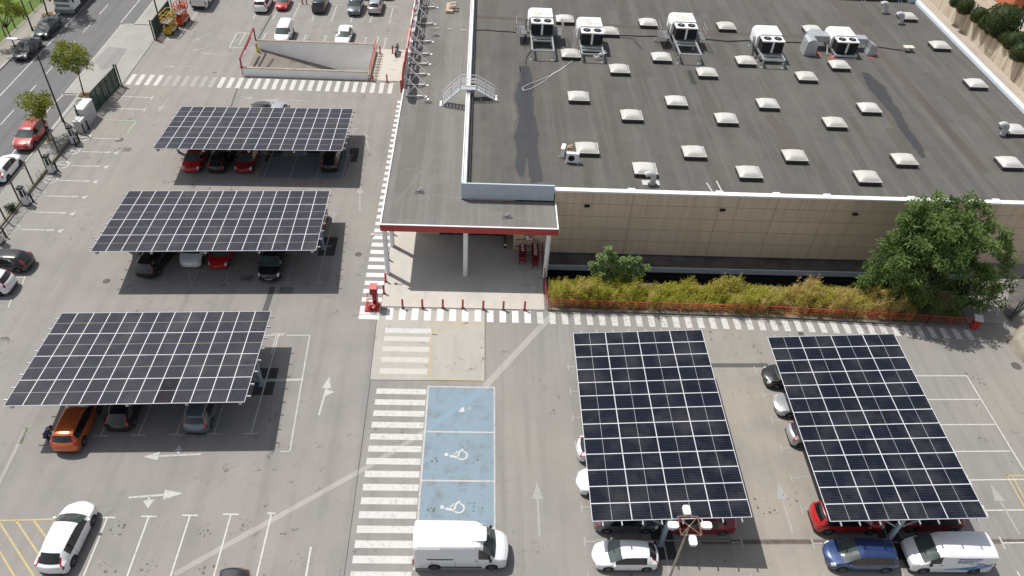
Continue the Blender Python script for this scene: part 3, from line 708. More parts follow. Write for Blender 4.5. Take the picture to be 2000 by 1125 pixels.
SKY = [(1103,35),(1190,58.7),(1266,42),(1419,49),(1115,102.5),(1210,132.5),(1292,109),(1381,139),(1457,116),(1130,186),(1234,222.5),(1321,195),(1419,229),(1587.5,55.5),(1773,30),(1575.5,147),(1640,124.5),(1500,200),(1698.5,208.5),(1631,237),(1553,301.5),(1767.5,309),(1836.5,86.5),(1907,161),(1982,250.5),(1973,315),(1147,287),(1260,327),(1356,294),(1464,334),(1695,343)]
for i, q in enumerate(SKY):
    c = g(q[0], q[1], RZ+.5)
    o = bpy.data.objects.new('skylight', SK[1]); COL.objects.link(o); o.parent = store; o.location = (c.x, c.y, RZ+.001)
    for nm, me in (('curb', SK[0]), ('dome', SK[2])): link(nm, me, o)
    if i in (30, 28, 24): o['label'] = 'skylight standing in the front row near the wall edge'
# stains and strips on the felt
M['tide'] = ground_mat('tide_mark', (.098, .092, .083), (.118, .111, .10), warm=(.12, .105, .09), stain=0.)
def roofpoly(name, mat, pts, z, rough=.25, sub=6, rim=False):
    P_ = [g(px, py, RZ) for px, py in pts]; out = []
    for i in range(len(P_)):
        a, b = P_[i], P_[(i+1) % len(P_)]
        for k_ in range(sub):
            q = a.lerp(b, k_/sub); nz = noise.noise(Vector((q.x*1.7, q.y*1.7, 3)))*rough+noise.noise(Vector((q.x*5, q.y*5, 8)))*rough*.5; out.append((q.x+nz, q.y+nz*.6))
    if name == 'water_stain':
        cx = sum(p[0] for p in out)/len(out); r_ = MB(); r_.poly([(p[0]+(.28 if p[0] > cx else -.28)+.2*noise.noise(Vector((p[0]*3, p[1]*3, 1))), p[1]+.2*noise.noise(Vector((p[0]*2, p[1]*2, 6)))) for p in out], z-.002); struct(r_, 'tide_mark', M['tide'])
    mb = MB(); mb.poly(out, z); return struct(mb, name, mat)
roofpoly('water_stain', M['wet'], [(1020, 128), (1033, 128), (1042, 165), (1042, 225), (1053, 262), (1050, 290), (1060, 355), (1036, 358), (1032, 310), (1028, 308), (1022, 348), (1012, 340), (1006, 265), (1016, 225), (1005, 190), (1014, 160)], RZ+.005)
roofpoly('water_stain', M['wet'], [(1684, 140), (1702, 148), (1732, 175), (1746, 205), (1757, 215), (1775, 250), (1800, 285), (1809, 309), (1800, 309), (1782, 285), (1757, 252), (1735, 215), (1700, 178), (1690, 160)], RZ+.005)
roofpoly('water_stain', M['wet'], [(1342, 136), (1350, 140), (1361, 165), (1352, 165), (1346, 150)], RZ+.005, .12)
def roofstrip(mat, pts, w, z):
    mb = MB(); P_ = [g(px, py, RZ) for px, py in pts]
    for a, b in zip(P_, P_[1:]): mb.strip(a.x, a.y, b.x, b.y, w, z)
    return struct(mb, 'roof_strip', mat)
roofstrip(M['brownfelt'], [(1630, -2), (1925, 338)], 1.0, RZ+.006)
roofstrip(M['brownfelt'], [(925, 32), (1400, 64), (1700, 78)], .85, RZ+.007)
roofstrip(M['brownfelt'], [(1500, 225), (1560, 300)], 1.0, RZ+.0062)
for a in ((1380, 357, 1391, 374), (1399, 353, 1410, 374)):
    A, B = g(a[0], a[1], RZ), g(a[2], a[3], RZ); mb = MB(); mb.strip(A.x, A.y, B.x, B.y, .12, RZ+.008); struct(mb, 'roof_strip', M['light_grey'])
for pts in ([(1572, 95), (1590, 94), (1606, 106), (1590, 110)], [(1615, 115), (1632, 100), (1640, 118)], [(1692, 105), (1715, 112), (1700, 116)]): roofpoly('primer_patch', M['redfelt'], pts, RZ+.009, .1)
mb = MB()
for a, b in (((792, 330), (905, 322)), ((770, 400), (850, 302)), ((820, 375), (960, 398)), ((985, 420), (1085, 441)), ((787, 220), (905, 225)), ((870, 110), (790, 205)), ((885, 25), (905, 60))):
    A, B = g(*a, 5.44), g(*b, 5.44); mb.strip(A.x, A.y, B.x, B.y, .07, 5.445)
struct(mb, 'lapped_seam', pm('seam_dust', (.215, .208, .195), .9, var=.25))
# ================================================================== SOLAR CARPORTS
PW, PD = 1.154, 2.298
def panel_meshes(mat):
    a = PW-.018; b = PD-.018
    gl = MB(); gl.box(-a/2+.018, a/2-.018, -b/2+.018, b/2-.018, -.03, .004)
    fr = MB()
    fr.box(-a/2-.009, -a/2+.0175, -b/2-.006, b/2+.006, -.035, .008); fr.box(a/2-.0175, a/2+.009, -b/2-.006, b/2+.006, -.035, .008)
    fr.box(-a/2+.018, a/2-.018, -b/2-.014, -b/2+.0175, -.035, .008); fr.box(-a/2+.018, a/2-.018, b/2-.0175, b/2+.014, -.035, .008)
    ml = MB(); ml.box(-a/2+.019, a/2-.019, -.014, .014, .0045, .0075)
    return gl.mesh('solar_panel', mat), fr.mesh('module_frame', M['frame']), ml.mesh('mid_strip', M['midplain' if mat is M['cells'] else 'midline'])
PM = {k: panel_meshes(M[k]) for k in ('cells', 'cellsgrey', 'cellsdark')}
def carport(label, n, X, Y, Z, tilt, yaw, tx, mat, dark=(), sc=(1, 1)):
    """n modules long, four deep; local u along the row, v across it"""
    t = thing('solar_carport', label, 'solar carport', (X, Y, 0), yaw, 'solar carports over the parking rows')
    t.scale = (sc[0], sc[1], 1); L, D = n*PW, 4*PD; Rm = Matrix.Translation((0, 0, Z)) @ Matrix.Rotation(tilt, 4, 'X') @ Matrix.Rotation(-tx, 4, 'Y')
    for j in range(4):
        for i in range(n):
            me = PM['cellsdark' if (i, j) in dark else mat]
            mt = Rm @ Matrix.Translation((-L/2+(i+.5)*PW, -D/2+(j+.5)*PD, 0))
            o = link('solar_panel', me[0], t); o.matrix_basis = mt
            if (i, j) in dark: o['label'] = 'darker brownish panel in the front row of the canopy'
            link('module_frame', me[1], o); link('mid_strip', me[2], o)
    for j in range(4):
        for dv in (-.55, .55):
            pb = MB(Rm); v = -D/2+(j+.5)*PD+dv
            pb.box(-L/2-.26, L/2+.26, v-.03, v+.03, -.14, -.037); pb.build('purlin', M['galv'], t)
    nb = 4 if n > 13 else 3
    us = [(-L/2+.35)+(L-.7)*k/(nb) for k in range(nb+1)] if n > 13 else [-L/2+.35, -L/4, 0, L/4, L/2-.35]
    for u in us:
        rb = MB(Rm); rb.box(u-.09, u+.09, -D/2+.12, D/2-.12, -.36, -.142)
        rb.build('rafter', M['galv'], t)
        zb_ = Z-.36-abs(.0)
        po = MB(); x = u
        po.box(x-.10, x+.10, -.13, .13, .03, zb_+u*math.sin(tx)); po.box(x-.2, x+.2, -.24, .24, .0, .03)
        po.bar((x, -.05, .68*zb_), (x, -1.3, zb_-.04-1.3*math.sin(tilt)), .08); po.bar((x, .05, .68*zb_), (x, 1.3, zb_-.04+1.3*math.sin(tilt)), .08)
        po.build('post', M['blue_steel'], t)
    return t
dg = math.radians
carport('solar carport nearest the basement ramp, panels coloured grey by sky reflection over red and black cars', 15, -21.57, 66.59, 2.96, dg(-5.17), dg(1.34), dg(.5), 'cellsgrey')
carport('solar carport with sky reflection grey panels between two others, over a white van, red hatchback and black cars', 15, -21.6, 51.73, 3.16, dg(-4.86), dg(2.3), dg(.4), 'cellsgrey')
carport('solar carport with one darker panel, over an orange sport utility car', 13, -22.42, 36.42, 3.19, dg(-4.69), dg(1.84), dg(.63), 'cellsgrey', {(8, 0)})
carport('navy solar carport beside the blue accessible bays, behind the four headed lamp post', 13, 11.84, 31.62, 3.55, dg(-4.2), dg(90-.14), dg(.45), 'cells', (), (1.015, 1.022))
carport('navy solar carport beside the blue car and lettered white van', 13, 26.13, 31.59, 3.67, dg(-4.89), dg(90-.87), dg(-.12), 'cells', (), (1.012, 1.008))

# ================================================================== CARS
KIND = {}
def K(name, **kw): KIND[name] = kw
# keys: t (0 nose, 1 tail), top height, half width of the top line relative to the body
K('hatch', L=4.0, W=1.74, H=1.47, wb=(.205, .815), r=.31, belt=.93,
  keys=[(0, .54, .62), (.012, .66, .74), (.045, .75, .82), (.12, .85, .85), (.225, .96, .84), (.31, 1.17, .78), (.40, 1.39, .71), (.46, 1.45, .68), (.58, 1.47, .67), (.70, 1.45, .65), (.80, 1.40, .62), (.845, 1.335, .62), (.945, 1.02, .70), (.975, .93, .76), (.99, .78, .80), (1, .55, .74)],
  ws=(.225, .40), rw=(.835, .945), side=[(.30, .80)])
K('suv', L=4.45, W=1.84, H=1.66, wb=(.20, .805), r=.35, belt=1.06,
  keys=[(0, .66, .66), (.012, .82, .76), (.05, .93, .84), (.13, 1.02, .86), (.22, 1.10, .86), (.30, 1.31, .80), (.385, 1.56, .74), (.44, 1.63, .72), (.60, 1.66, .70), (.76, 1.645, .70), (.87, 1.59, .68), (.90, 1.51, .68), (.955, 1.18, .75), (.985, 1.0, .82), (1, .62, .78)],
  ws=(.22, .385), rw=(.892, .955), side=[(.29, .88)], rails=True)
K('sedan', L=4.6, W=1.8, H=1.43, wb=(.20, .795), r=.32, belt=.92,
  keys=[(0, .54, .62), (.012, .65, .75), (.045, .73, .83), (.12, .82, .86), (.245, .94, .85), (.32, 1.13, .78), (.41, 1.35, .70), (.47, 1.41, .67), (.58, 1.43, .665), (.68, 1.41, .655), (.73, 1.36, .66), (.83, 1.06, .76), (.87, 1.02, .82), (.96, .98, .82), (.985, .86, .80), (1, .55, .72)],
  ws=(.245, .41), rw=(.71, .83), side=[(.32, .72)])
K('mpv', L=4.25, W=1.77, H=1.60, wb=(.195, .82), r=.32, belt=1.0,
  keys=[(0, .60, .62), (.012, .74, .74), (.045, .84, .82), (.11, .93, .85), (.19, 1.03, .85), (.29, 1.28, .78), (.385, 1.51, .73), (.45, 1.58, .70), (.60, 1.60, .695), (.78, 1.58, .68), (.895, 1.52, .67), (.92, 1.44, .68), (.962, 1.10, .76), (.988, .90, .81), (1, .56, .76)],
  ws=(.19, .385), rw=(.905, .962), side=[(.27, .885)])
K('smallvan', L=4.2, W=1.78, H=1.80, wb=(.20, .82), r=.32, belt=1.08,
  keys=[(0, .62, .66), (.012, .78, .77), (.05, .88, .84), (.12, .98, .86), (.21, 1.08, .86), (.29, 1.36, .80), (.37, 1.63, .76), (.42, 1.74, .76), (.50, 1.79, .76), (.94, 1.78, .76), (.972, 1.70, .76), (.985, 1.12, .80), (.992, .9, .82), (1, .55, .8)],
  ws=(.21, .37), rw=(.972, .985), side=[(.29, .47)])
K('van', L=5.55, W=2.05, H=2.48, wb=(.165, .775), r=.34, belt=1.30,
  keys=[(0, .78, .66), (.010, .98, .78), (.04, 1.12, .84), (.09, 1.22, .86), (.135, 1.32, .86), (.20, 1.76, .81), (.265, 2.18, .79), (.30, 2.36, .81), (.35, 2.46, .87), (.50, 2.48, .89), (.95, 2.47, .89), (.985, 2.40, .89), (.993, 1.35, .86), (.997, .9, .88), (1, .6, .88)],
  ws=(.135, .265), rw=None, side=[(.185, .31)], van=True)
K('midvan', L=5.0, W=1.95, H=1.97, wb=(.17, .80), r=.34, belt=1.24,
  keys=[(0, .72, .66), (.010, .90, .78), (.04, 1.02, .84), (.10, 1.12, .86), (.125, 1.19, .86), (.20, 1.47, .80), (.285, 1.79, .77), (.32, 1.89, .78), (.37, 1.95, .84), (.50, 1.97, .87), (.95, 1.96, .87), (.985, 1.90, .87), (.993, 1.2, .86), (.997, .9, .88), (1, .58, .88)],
  ws=(.125, .285), rw=None, side=[(.185, .32)], van=True)
def lerpk(keys, t, i):
    for a, b in zip(keys, keys[1:]):
        if t <= b[0]: return a[i]+(b[i]-a[i])*(t-a[0])/(b[0]-a[0]) if b[0] > a[0] else b[i]
    return keys[-1][i]
WFRONT = [(0, .70), (.012, .82), (.04, .91), (.09, .965), (.18, 1), (.82, 1), (.93, .96), (.97, .91), (.99, .83), (1, .72)]
WVAN = [(0, .74), (.010, .86), (.035, .93), (.08, .97), (.16, 1), (.95, 1), (.985, .985), (1, .96)]
BODY = {}
def car_body(kind, scale=1.0):
    if kind in BODY: return BODY[kind]
    k = KIND[kind]; L, W, keys = k['L'], k['W'], k['keys']; zs = .21 if not k.get('rails') else .27
    ts = set(q[0] for q in keys) | set(i/28 for i in range(1, 28))
    for r_ in ([k['ws']]+([k['rw']] if k['rw'] else [])+k['side']): ts |= set(r_)
    Ra = k['r']+.055
    for wt in k['wb']:
        for a in range(9): ts.add(wt+Ra*math.cos(a*PI/8)/L)
        ts.add(wt-Ra/L-.004); ts.add(wt+Ra/L+.004)
    ts = sorted(ts); T = [ts[0]]
    for t in ts[1:]:
        if t-T[-1] > .0035 or t in (1.0,): T.append(t)
    NR = 10; rows = []
    for t in T:
        x = L/2-t*L; zt = lerpk(keys, t, 1); wr = lerpk(keys, t, 2)*W/2
        w_ = lerpk(WVAN if k.get('van') else WFRONT, t, 1)*W/2
        bel = k['belt']+.05*(t-.3)
        zb = min(bel, zt-.05); lo = zs+(.05 if t < .02 or t > .98 else 0)
        arch = 0
        for wt in k['wb']:
            dx = (t-wt)*L
            if abs(dx) < Ra: arch = k['r']+math.sqrt(Ra*Ra-dx*dx)
        z0 = max(lo, arch); z1 = max(lo+.07, arch+.02); z2 = max(lo+.45*(zb-lo), arch+.05); z3 = max(zb-.13, min(arch+.08, zb-.03))
        wr = min(wr, w_*.97)
        z5 = zb+.86*(zt-zb); cr = .018 if t > .2 else .035
        w5 = wr+(w_*.975-wr)*(1-.86)*.6+.01
        rows.append([(x, .92*w_, z0), (x, .985*w_, z1), (x, w_, z2), (x, w_*1.0, z3), (x, w_*.972, zb), (x, min(w5*1.02, w_*.96), z5),
                     (x, wr*.93, zt-.018), (x, wr*.62, zt+cr*.5), (x, wr*.3, zt+cr*.85), (x, 0, zt+cr)])
        bow = (.20*max(0, 1-t/.5)-.14*max(0, (t-.72)/.28))*(.5 if k.get('van') else 1)
        rw_ = rows[-1]; y5 = rw_[5][1]; rows[-1] = rw_[:5]+[(p[0]+bow*(1-(p[1]/y5)**2), p[1], p[2]) for p in rw_[5:]]
    # mirrored ring
    def ring(r): return [(p[0], -p[1], p[2]) for p in r[:-1]]+[r[-1]]+[(p[0], p[1], p[2]) for p in r[:-1]][::-1]
    rings = [ring(r) for r in rows]; n = len(rings[0]); parts = {c: [] for c in ('body', 'windscreen', 'rear_window', 'sideL', 'sideR', 'headL', 'headR', 'tailL', 'tailR', 'sill')}
    for i in range(len(T)-1):
        tm = (T[i]+T[i+1])/2; dt = .0001
        for j in range(n-1):
            seg = j if j < NR-1 else n-2-j; lf = j >= NR-1   # lf: +y side (left of the car)
            c = 'body'
            if seg == 4 and any(a-dt < tm < b+dt for a, b in k['side']): c = 'sideL' if lf else 'sideR'
            elif seg >= 5 and k['ws'][0]-dt < tm < k['ws'][1]+dt: c = 'windscreen'
            elif seg >= (6 if k.get('van') or kind != 'sedan' else 5) and k['rw'] and k['rw'][0]-dt < tm < k['rw'][1]+dt: c = 'rear_window'
            elif seg in (3, 4, 5) and .012-dt < tm < .075 and not k.get('van'): c = 'headL' if lf else 'headR'
            elif seg in (3, 4, 5) and .010-dt < tm < .07 and k.get('van'): c = 'headL' if lf else 'headR'
            elif k['rw'] and ((seg in (3, 4) and .955 < tm < .992) or (kind != 'sedan' and seg == 5 and k['rw'][0]+.35*(k['rw'][1]-k['rw'][0]) < tm < .975)): c = 'tailL' if lf else 'tailR'
            elif seg == 0: c = 'sill'
            parts[c].append((i, j))
    out = {}
    for c, fl in parts.items():
        if not fl and c != 'body': continue
        mb = MB(); idx = {}
        def vid(i, j):
            if (i, j) not in idx: idx[i, j] = len(mb.v); mb.v.append(rings[i][j])
            return idx[i, j]
        for i, j in fl: mb.f.append([vid(i, j), vid(i, j+1), vid(i+1, j+1), vid(i+1, j)]); mb.mi.append(0)
        if c == 'body':
            mb.f.append([vid(0, j) for j in range(n)][::-1]); mb.f.append([vid(len(T)-1, j) for j in range(n)]); mb.mi += [0, 0]
        out[c] = mb
    BODY[kind] = out; return out
WHEEL = {}
def wheel_meshes(r, style):
    if (r, style) in WHEEL: return WHEEL[r, style]
    ty = MB(); w_ = .20
    ty.lathe([(r*.66, -w_/2), (r*.93, -w_/2), (r, -w_*.33), (r, w_*.33), (r*.93, w_/2), (r*.66, w_/2)], 28, axis='y')
    rm = MB(); rm.lathe([(r*.655, .085), (r*.63, .104), (r*.58, .09)], 24, axis='y'); rm.lathe([(r*.16, .08), (r*.14, .108), (.01, .108)], 12, axis='y')
    ns = 5 if style == 'spoke' else 9
    for i in range(ns):
        a = i*2*PI/ns; rm.bar((r*.12*math.cos(a), .098, r*.12*math.sin(a)), (r*.6*math.cos(a), .095, r*.6*math.sin(a)), .018, r*(.17 if style == 'spoke' else .10), up=(0, 1, 0))
    WHEEL[r, style] = (ty.mesh('wheel', M['rubber'], 40), rm.mesh('rim', M['rim'], 40)); return WHEEL[r, style]
def mirror_mesh():
    bm = bmesh.new(); bmesh.ops.create_icosphere(bm, subdivisions=2, radius=1)
    for v in bm.verts: v.co = Vector((v.co.x*.10, v.co.y*.10, v.co.z*.075))
    me = bpy.data.meshes.new('mirror'); bm.to_mesh(me); bm.free()
    me.polygons.foreach_set('use_smooth', [True]*len(me.polygons)); return me
CARN = {}
def car(label, kind, paint, x, y, heading, cat='car', name='parked_car', style='spoke', scale=1.0, group=None, seams=False, tall=0, plain_steel=False):
    k = KIND[kind]; L, W, r = k['L'], k['W'], k['r']
    t = thing(name, label, cat, (x, y, 0), R(heading), group); P_ = PAINT[paint]
    t.scale = (scale, scale, scale)
    key = (kind,)
    if key not in CARN:
        CARN[key] = {c: mb.mesh(c, [], 32) for c, mb in car_body(kind).items()}
    def use(c, nm, mat):
        me = CARN[key].get(c)
        if me is None: return None
        ck = (key, c, mat.name)
        if ck not in CARN: m2 = me.copy(); m2.materials.clear(); m2.materials.append(mat); CARN[ck] = m2
        return link(nm, CARN[ck], t)
    use('body', 'body', P_); use('windscreen', 'windscreen', M['glassg']); use('rear_window', 'rear_window', M['glass'])
    for c in ('sideL', 'sideR'): use(c, 'side_window', M['glass'])
    for c in ('headL', 'headR'): use(c, 'headlight', M['head'])
    for c in ('tailL', 'tailR'): use(c, 'taillight', M['tail'])
    use('sill', 'sill', M['black'])
    ch = MB(); ch.box(-L*.44, L*.44, -W*.40, W*.40, .20, .62); ch.build('underbody', M['dark'], t)
    wm = wheel_meshes(r, style)
    for wt in k['wb']:
        for s_ in (1, -1):
            o = link('wheel', wm[0], t, (L/2-wt*L, s_*(W/2-.125), r)); o.rotation_euler = (0, 0, 0 if s_ > 0 else PI)
            link('rim', wm[1], o)
    xm = L/2-(k['ws'][0]+.35*(k['ws'][1]-k['ws'][0]))*L
    if 'mirror' not in CARN: CARN['mirror'] = mirror_mesh()
    mk = ('mirror', paint if not k.get('van') else 'blk')
    if mk not in CARN: m2 = CARN['mirror'].copy(); m2.materials.append(P_ if not k.get('van') else M['black']); CARN[mk] = m2
    for s_ in (1, -1):
        o = link('mirror', CARN[mk], t, (xm, s_*(W/2+.07), k['belt']+.06)); o.scale = (1, 1, 1.0 if not k.get('van') else 2.2)
    for x0, zz in ((L/2-.002, .50), (-L/2-.018, .56 if kind not in ('sedan',) else .62)):
        pl_ = MB(); pl_.box(x0, x0+.02, -.26, .26, zz-.055, zz+.055); pl_.build('number_plate', M['plate'], t)
        if zz == .50:
            gp = MB(); gp.box(x0-.06, x0+.001, -W*.30, W*.30, .27, .43); gp.build('grille', M['black'], t)
        else:
            gp = MB(); gp.box(x0+.0, x0+.08, -W*.36, W*.36, .24, .36); gp.build('rear_bumper_trim', M['black'], t)
    hd = MB()
    for s_ in (1, -1):
        for ft in ((.50,) if kind in ('smallvan',) or k.get('van') else (.53, .75)):
            if k.get('van'): ft = .33
            hx = L/2-ft*L; hd.box(hx-.09, hx+.09, s_*(W/2-.005)-.018, s_*(W/2-.005)+.018, k['belt']-.155, k['belt']-.115)
    hd.build('door_handle', P_ if not k.get('van') else M['black'], t)
    if kind in ('hatch', 'suv', 'mpv', 'sedan'):
        z0 = lerpk(k['keys'], k['ws'][0], 1)+.03; xw = L/2-k['ws'][0]*L-.08
        wp = MB(); wp.bar((xw, .05, z0+.055), (xw-.12, .62, z0+.075), .02); wp.bar((xw, -.55, z0+.045), (xw-.14, -.02, z0+.10), .02); wp.build('wiper', M['black'], t)
    if k.get('rails'):
        for s_ in (1, -1):
            rr = MB(); yy = s_*W/2*.66; rr.tube([(L/2-.44*L, yy, 1.60), (L/2-.47*L, yy, 1.70), (L/2-.85*L, yy, 1.68), (L/2-.88*L, yy, 1.60)], .018, 6); rr.build('roof_rail', M['chrome'] if paint != 'black' else M['black'], t)
    if seams:
        sm = MB()
        for s_ in (1, -1):
            for ft in ((.30, .53, .70) if not k.get('van') else (.31, .55, .80)):
                hx = L/2-ft*L; sm.box(hx-.006, hx+.006, s_*W/2-.006, s_*W/2+.003, .34, k['belt']-.14)
            if k.get('van'):
                sm.box(L/2-.85*L, L/2-.57*L, s_*W/2-.01, s_*W/2+.012, k['belt']-.02, k['belt']+.03)
                sm.box(L/2-.71*L, L/2-.27*L, s_*W/2-.02, s_*W/2+.02, .40, .50)

        sm.build('body_seam', M['black'], t)
    if k.get('van'):
        for s_ in (1, -1):
            tl = MB(); tl.box(-L/2-.03, -L/2+.06, s_*W/2*.93-.07, s_*W/2*.93+.05, .72, 1.22); tl.build('taillight', M['tail'], t)
        rb = MB(); H_ = k['H']
        for i in range(7): rb.box(-L*.46, L/2-.40*L, -W*.30+i*W*.10-.02, -W*.30+i*W*.10+.02, H_+.0, H_+.016)
        rb.build('roof_rib', P_, t)
        if kind == 'van':
            for xh in (-1.2, 1.0):
                ht = MB(); ht.prism([(xh-.42, -.48), (xh+.42, -.48), (xh+.5, -.4), (xh+.5, .4), (xh+.42, .48), (xh-.42, .48), (xh-.5, .4), (xh-.5, -.4)], H_+.01, H_+.035); ht.build('roof_hatch', pm('roof_hatch_white', (.70, .71, .72), .4, var=.03), t)
        bp = MB(); bp.box(L/2-.16, L/2+.03, -W*.40, W*.40, .30, .56); bp.build('bumper', M['black'], t); bp = MB(); bp.box(-L/2-.05, -L/2+.1, -W*.44, W*.44, .36, .56); bp.build('bumper', M['black'], t)
        dk = MB(); dk.box(L/2-.03*L, L/2+.012, -W*.30, W*.30, .62, .74); dk.build('grille', M['black'], t)
    return t
# ------------------------------------------------------------------ every car
ST = 'cars parked along the street'
car('anthracite saloon parked on the street opposite the driveway, facing the camera', 'sedan', 'dark', -52.85, 86.2, 270, group=ST)
car('green black saloon parked on the street between the anthracite saloon and the truck', 'sedan', 'green', -52.9, 91.9, 270, group=ST)
car('faded red sport utility car parked at the kerb under the small street tree', 'suv', 'pinkred', -44.5, 67.7, 270, group=ST)
car('white hatchback parked at the kerb behind the faded red car', 'hatch', 'white', -44.5, 62.0, 90, group=ST)
LB = 'cars in the bays along the mesh fence'
car('black hatchback in the bay by the mesh fence, its tail towards the lane', 'hatch', 'black', -38.45, 48.75, 180, group=LB)
car('white sport utility car in the bay beside the black hatchback at the picture edge', 'suv', 'white', -38.9, 46.0, 180, group=LB)
C1 = 'cars under the carport nearest the ramp'
car('bright red older hatchback nosing out at the end of the carport nearest the ramp', 'hatch', 'red', -27.55, 64.6, 269, group=C1, style='steel')
car('black hatchback between the two red cars under the carport nearest the ramp', 'hatch', 'black', -25.1, 64.65, 88, group=C1)
car('dark red hatchback with a white plate under the carport nearest the ramp', 'hatch', 'darkred', -22.6, 64.75, 269, group=C1)
car('black car standing alone on the shaded blue bay under the carport nearest the ramp', 'hatch', 'black', -14.55, 65.4, 90, group=C1)
car('black car whose nose peeps out behind the carport nearest the ramp', 'hatch', 'black', -23.4, 73.6, 90, group=C1)
car('silver car whose nose peeps out behind the carport nearest the ramp', 'hatch', 'silver', -21.4, 73.7, 90, group=C1)
C2 = 'cars under the middle carport of the street side'
car('black people carrier parked askew at the end of the middle carport', 'mpv', 'black', -26.6, 49.6, 79, group=C2)
car('white small van nosing out under the middle carport beside a red hatchback', 'smallvan', 'white', -23.75, 51.0, 270, cat='van', group=C2)
car('bright red small hatchback beside the white small van under the middle carport', 'hatch', 'red', -21.45, 50.7, 269, group=C2, scale=.95)
car('black sport utility car nosing out alone under the middle carport', 'suv', 'black', -17.0, 49.6, 271, group=C2)
car('dark red car in the hidden row under the middle carport, seen past its end', 'hatch', 'darkred', -14.4, 54.8, 270, group=C2)
C3 = 'cars under the carport with the darker panel'
car('metallic orange sport utility car under the carport edge, person beside it', 'suv', 'orange', -26.5, 32.6, 90, group=C3, seams=True)
car('black hatchback beside the orange car under the same carport', 'hatch', 'black', -23.75, 34.2, 89, group=C3, scale=1.03)
car('blue grey sport utility car alone under the carport near its end post', 'suv', 'bluegrey', -18.6, 34.2, 90, group=C3, scale=.97)
car('white estate hatchback parked askew by the yellow hatching', 'hatch', 'white', -23.85, 24.2, 87, scale=1.08, seams=True, group='cars in the open bays')
car('dark estate car cut off by the picture edge, only its roof end showing', 'mpv', 'dark', -13.45, 19.95, 270, group='cars in the open bays', scale=1.02)
van1 = car('large plain white panel van parked across the blue accessible bays', 'van', 'white', -.55, 23.55, 0, cat='van', name='panel_van', seams=True)
car('white three door hatchback parked in front of the carport and lamp post', 'hatch', 'white', 9.42, 23.3, 180, scale=.945, seams=True, group='cars around the navy carports', style='steel')
NC = 'cars around the navy carports'
car('dark grey hatchback half under the carport beside the steel post, tail to the lane', 'hatch', 'grey', 9.75, 25.85, 0, group=NC, seams=True)
car('dark red coupe under the carport behind the four headed lamp', 'sedan', 'darkred', 14.5, 25.75, 180, group=NC, seams=True, scale=.93)
car('white car with red tail lamps peeping out beside the long edge of the carport', 'hatch', 'white', 9.15, 31.0, 0, group=NC)
car('white car with its bonnet peeping out beside the long edge of the carport', 'hatch', 'white', 9.0, 28.45, 180, group=NC)
car('black car with its bonnet out between the two navy carports', 'hatch', 'black', 23.75, 37.85, 180, group=NC)
car('silver car with a square bonnet out between the two navy carports', 'sedan', 'silver', 24.1, 35.15, 180, group=NC, scale=.97)
car('silver hatchback showing its greenish rear window between the two navy carports', 'hatch', 'silver', 24.1, 32.55, 0, group=NC)
car('bright red sport utility car with its tail out beside the blue car', 'suv', 'red', 23.95, 25.95, 0, group=NC, seams=True)
car('dark red car deep in the shade of the carport behind the lettered van', 'mpv', 'darkred', 29.3, 26.1, 180, group=NC)
car('dark blue small people carrier parked before the carport beside the lettered van', 'mpv', 'blue', 23.95, 23.4, 179, group=NC, seams=True, scale=1.0)
van2 = car('white van with blue lettering and a blue swirl on its side', 'midvan', 'white', 29.3, 23.45, 180, cat='van', name='panel_van', seams=False)
FR = 'cars in the far rows of the car park'
car('white sport utility car in the far row, leftmost beside the small red car', 'suv', 'white', -29.0, 101.5, 90, group=FR)
car('small red car in the far row beside the white sport utility car', 'hatch', 'red', -26.5, 102.2, 270, group=FR, scale=.9)
car('anthracite people carrier alone in the far row beside two red posts', 'mpv', 'dark', -21.6, 102.0, 90, group=FR)
car('grey small van in the far row facing the camera', 'smallvan', 'grey', -16.9, 101.7, 270, cat='van', group=FR)
car('silver hatchback in the far row beside the grey small van', 'hatch', 'silver', -14.3, 102.3, 90, group=FR, scale=1.05)
car('dark red car at the picture edge behind the silver hatchback', 'hatch', 'darkred', -13.3, 107.4, 90, group=FR)
car('dark car at the picture edge behind the grey small van', 'hatch', 'dark', -15.9, 107.2, 90, group=FR)
car('white small van parked behind the long ramp wall', 'smallvan', 'white', -24.5, 92.6, 270, cat='van', group=FR)
car('white saloon parked behind the long ramp wall', 'sedan', 'white', -17.15, 92.7, 270, group=FR)
car('tall white van seen from behind beside the orange lift', 'van', 'white', -37.0, 102.6, 90, cat='van', name='panel_van')

# lettering and swirl on the van, built flat on its side
def text_mesh(txt, size, mat, name='lettering'):
    cu = bpy.data.curves.new(name, 'FONT'); cu.body = txt; cu.size = size; cu.extrude = .002; cu.offset = .004; cu.fill_mode = 'BOTH'
    o = bpy.data.objects.new(name, cu); COL.objects.link(o)
    me = bpy.data.meshes.new_from_object(o.evaluated_get(bpy.context.evaluated_depsgraph_get()))
    bpy.data.objects.remove(o); bpy.data.curves.remove(cu); me.name = name
    me.materials.clear(); me.materials.append(mat); return me
M['vanblue'] = pm('van_lettering_blue', (.07, .10, .26), .5, var=.1)
M['vanlight'] = pm('van_swirl_blue', (.16, .36, .62), .4, var=.3, scale=4)
M['vanmid'] = pm('van_swirl_deep', (.06, .17, .42), .4, var=.3, scale=4)
side_y = KIND['midvan']['W']/2
def van_y(z):
    """surface of the van's side at height z"""
    if z < 1.16: return side_y+.012
    if z < 1.285: return side_y+.012-.028*(z-1.16)/.125
    return side_y-.016-.115*(z-1.285)
def on_side(me, x, z):
    o = link('lettering', me, van2); o.rotation_euler = (PI/2-.115, 0, PI); o.location = (x, van_y(z)+.006, z); return o
for i, tx_ in enumerate(('PRODUCTES DE NETEJA', 'PER A PARTICULARS I', 'PROFESSIONALS')): on_side(text_mesh(tx_, .135, M['vanblue']), -.02, 1.67-.165*i)
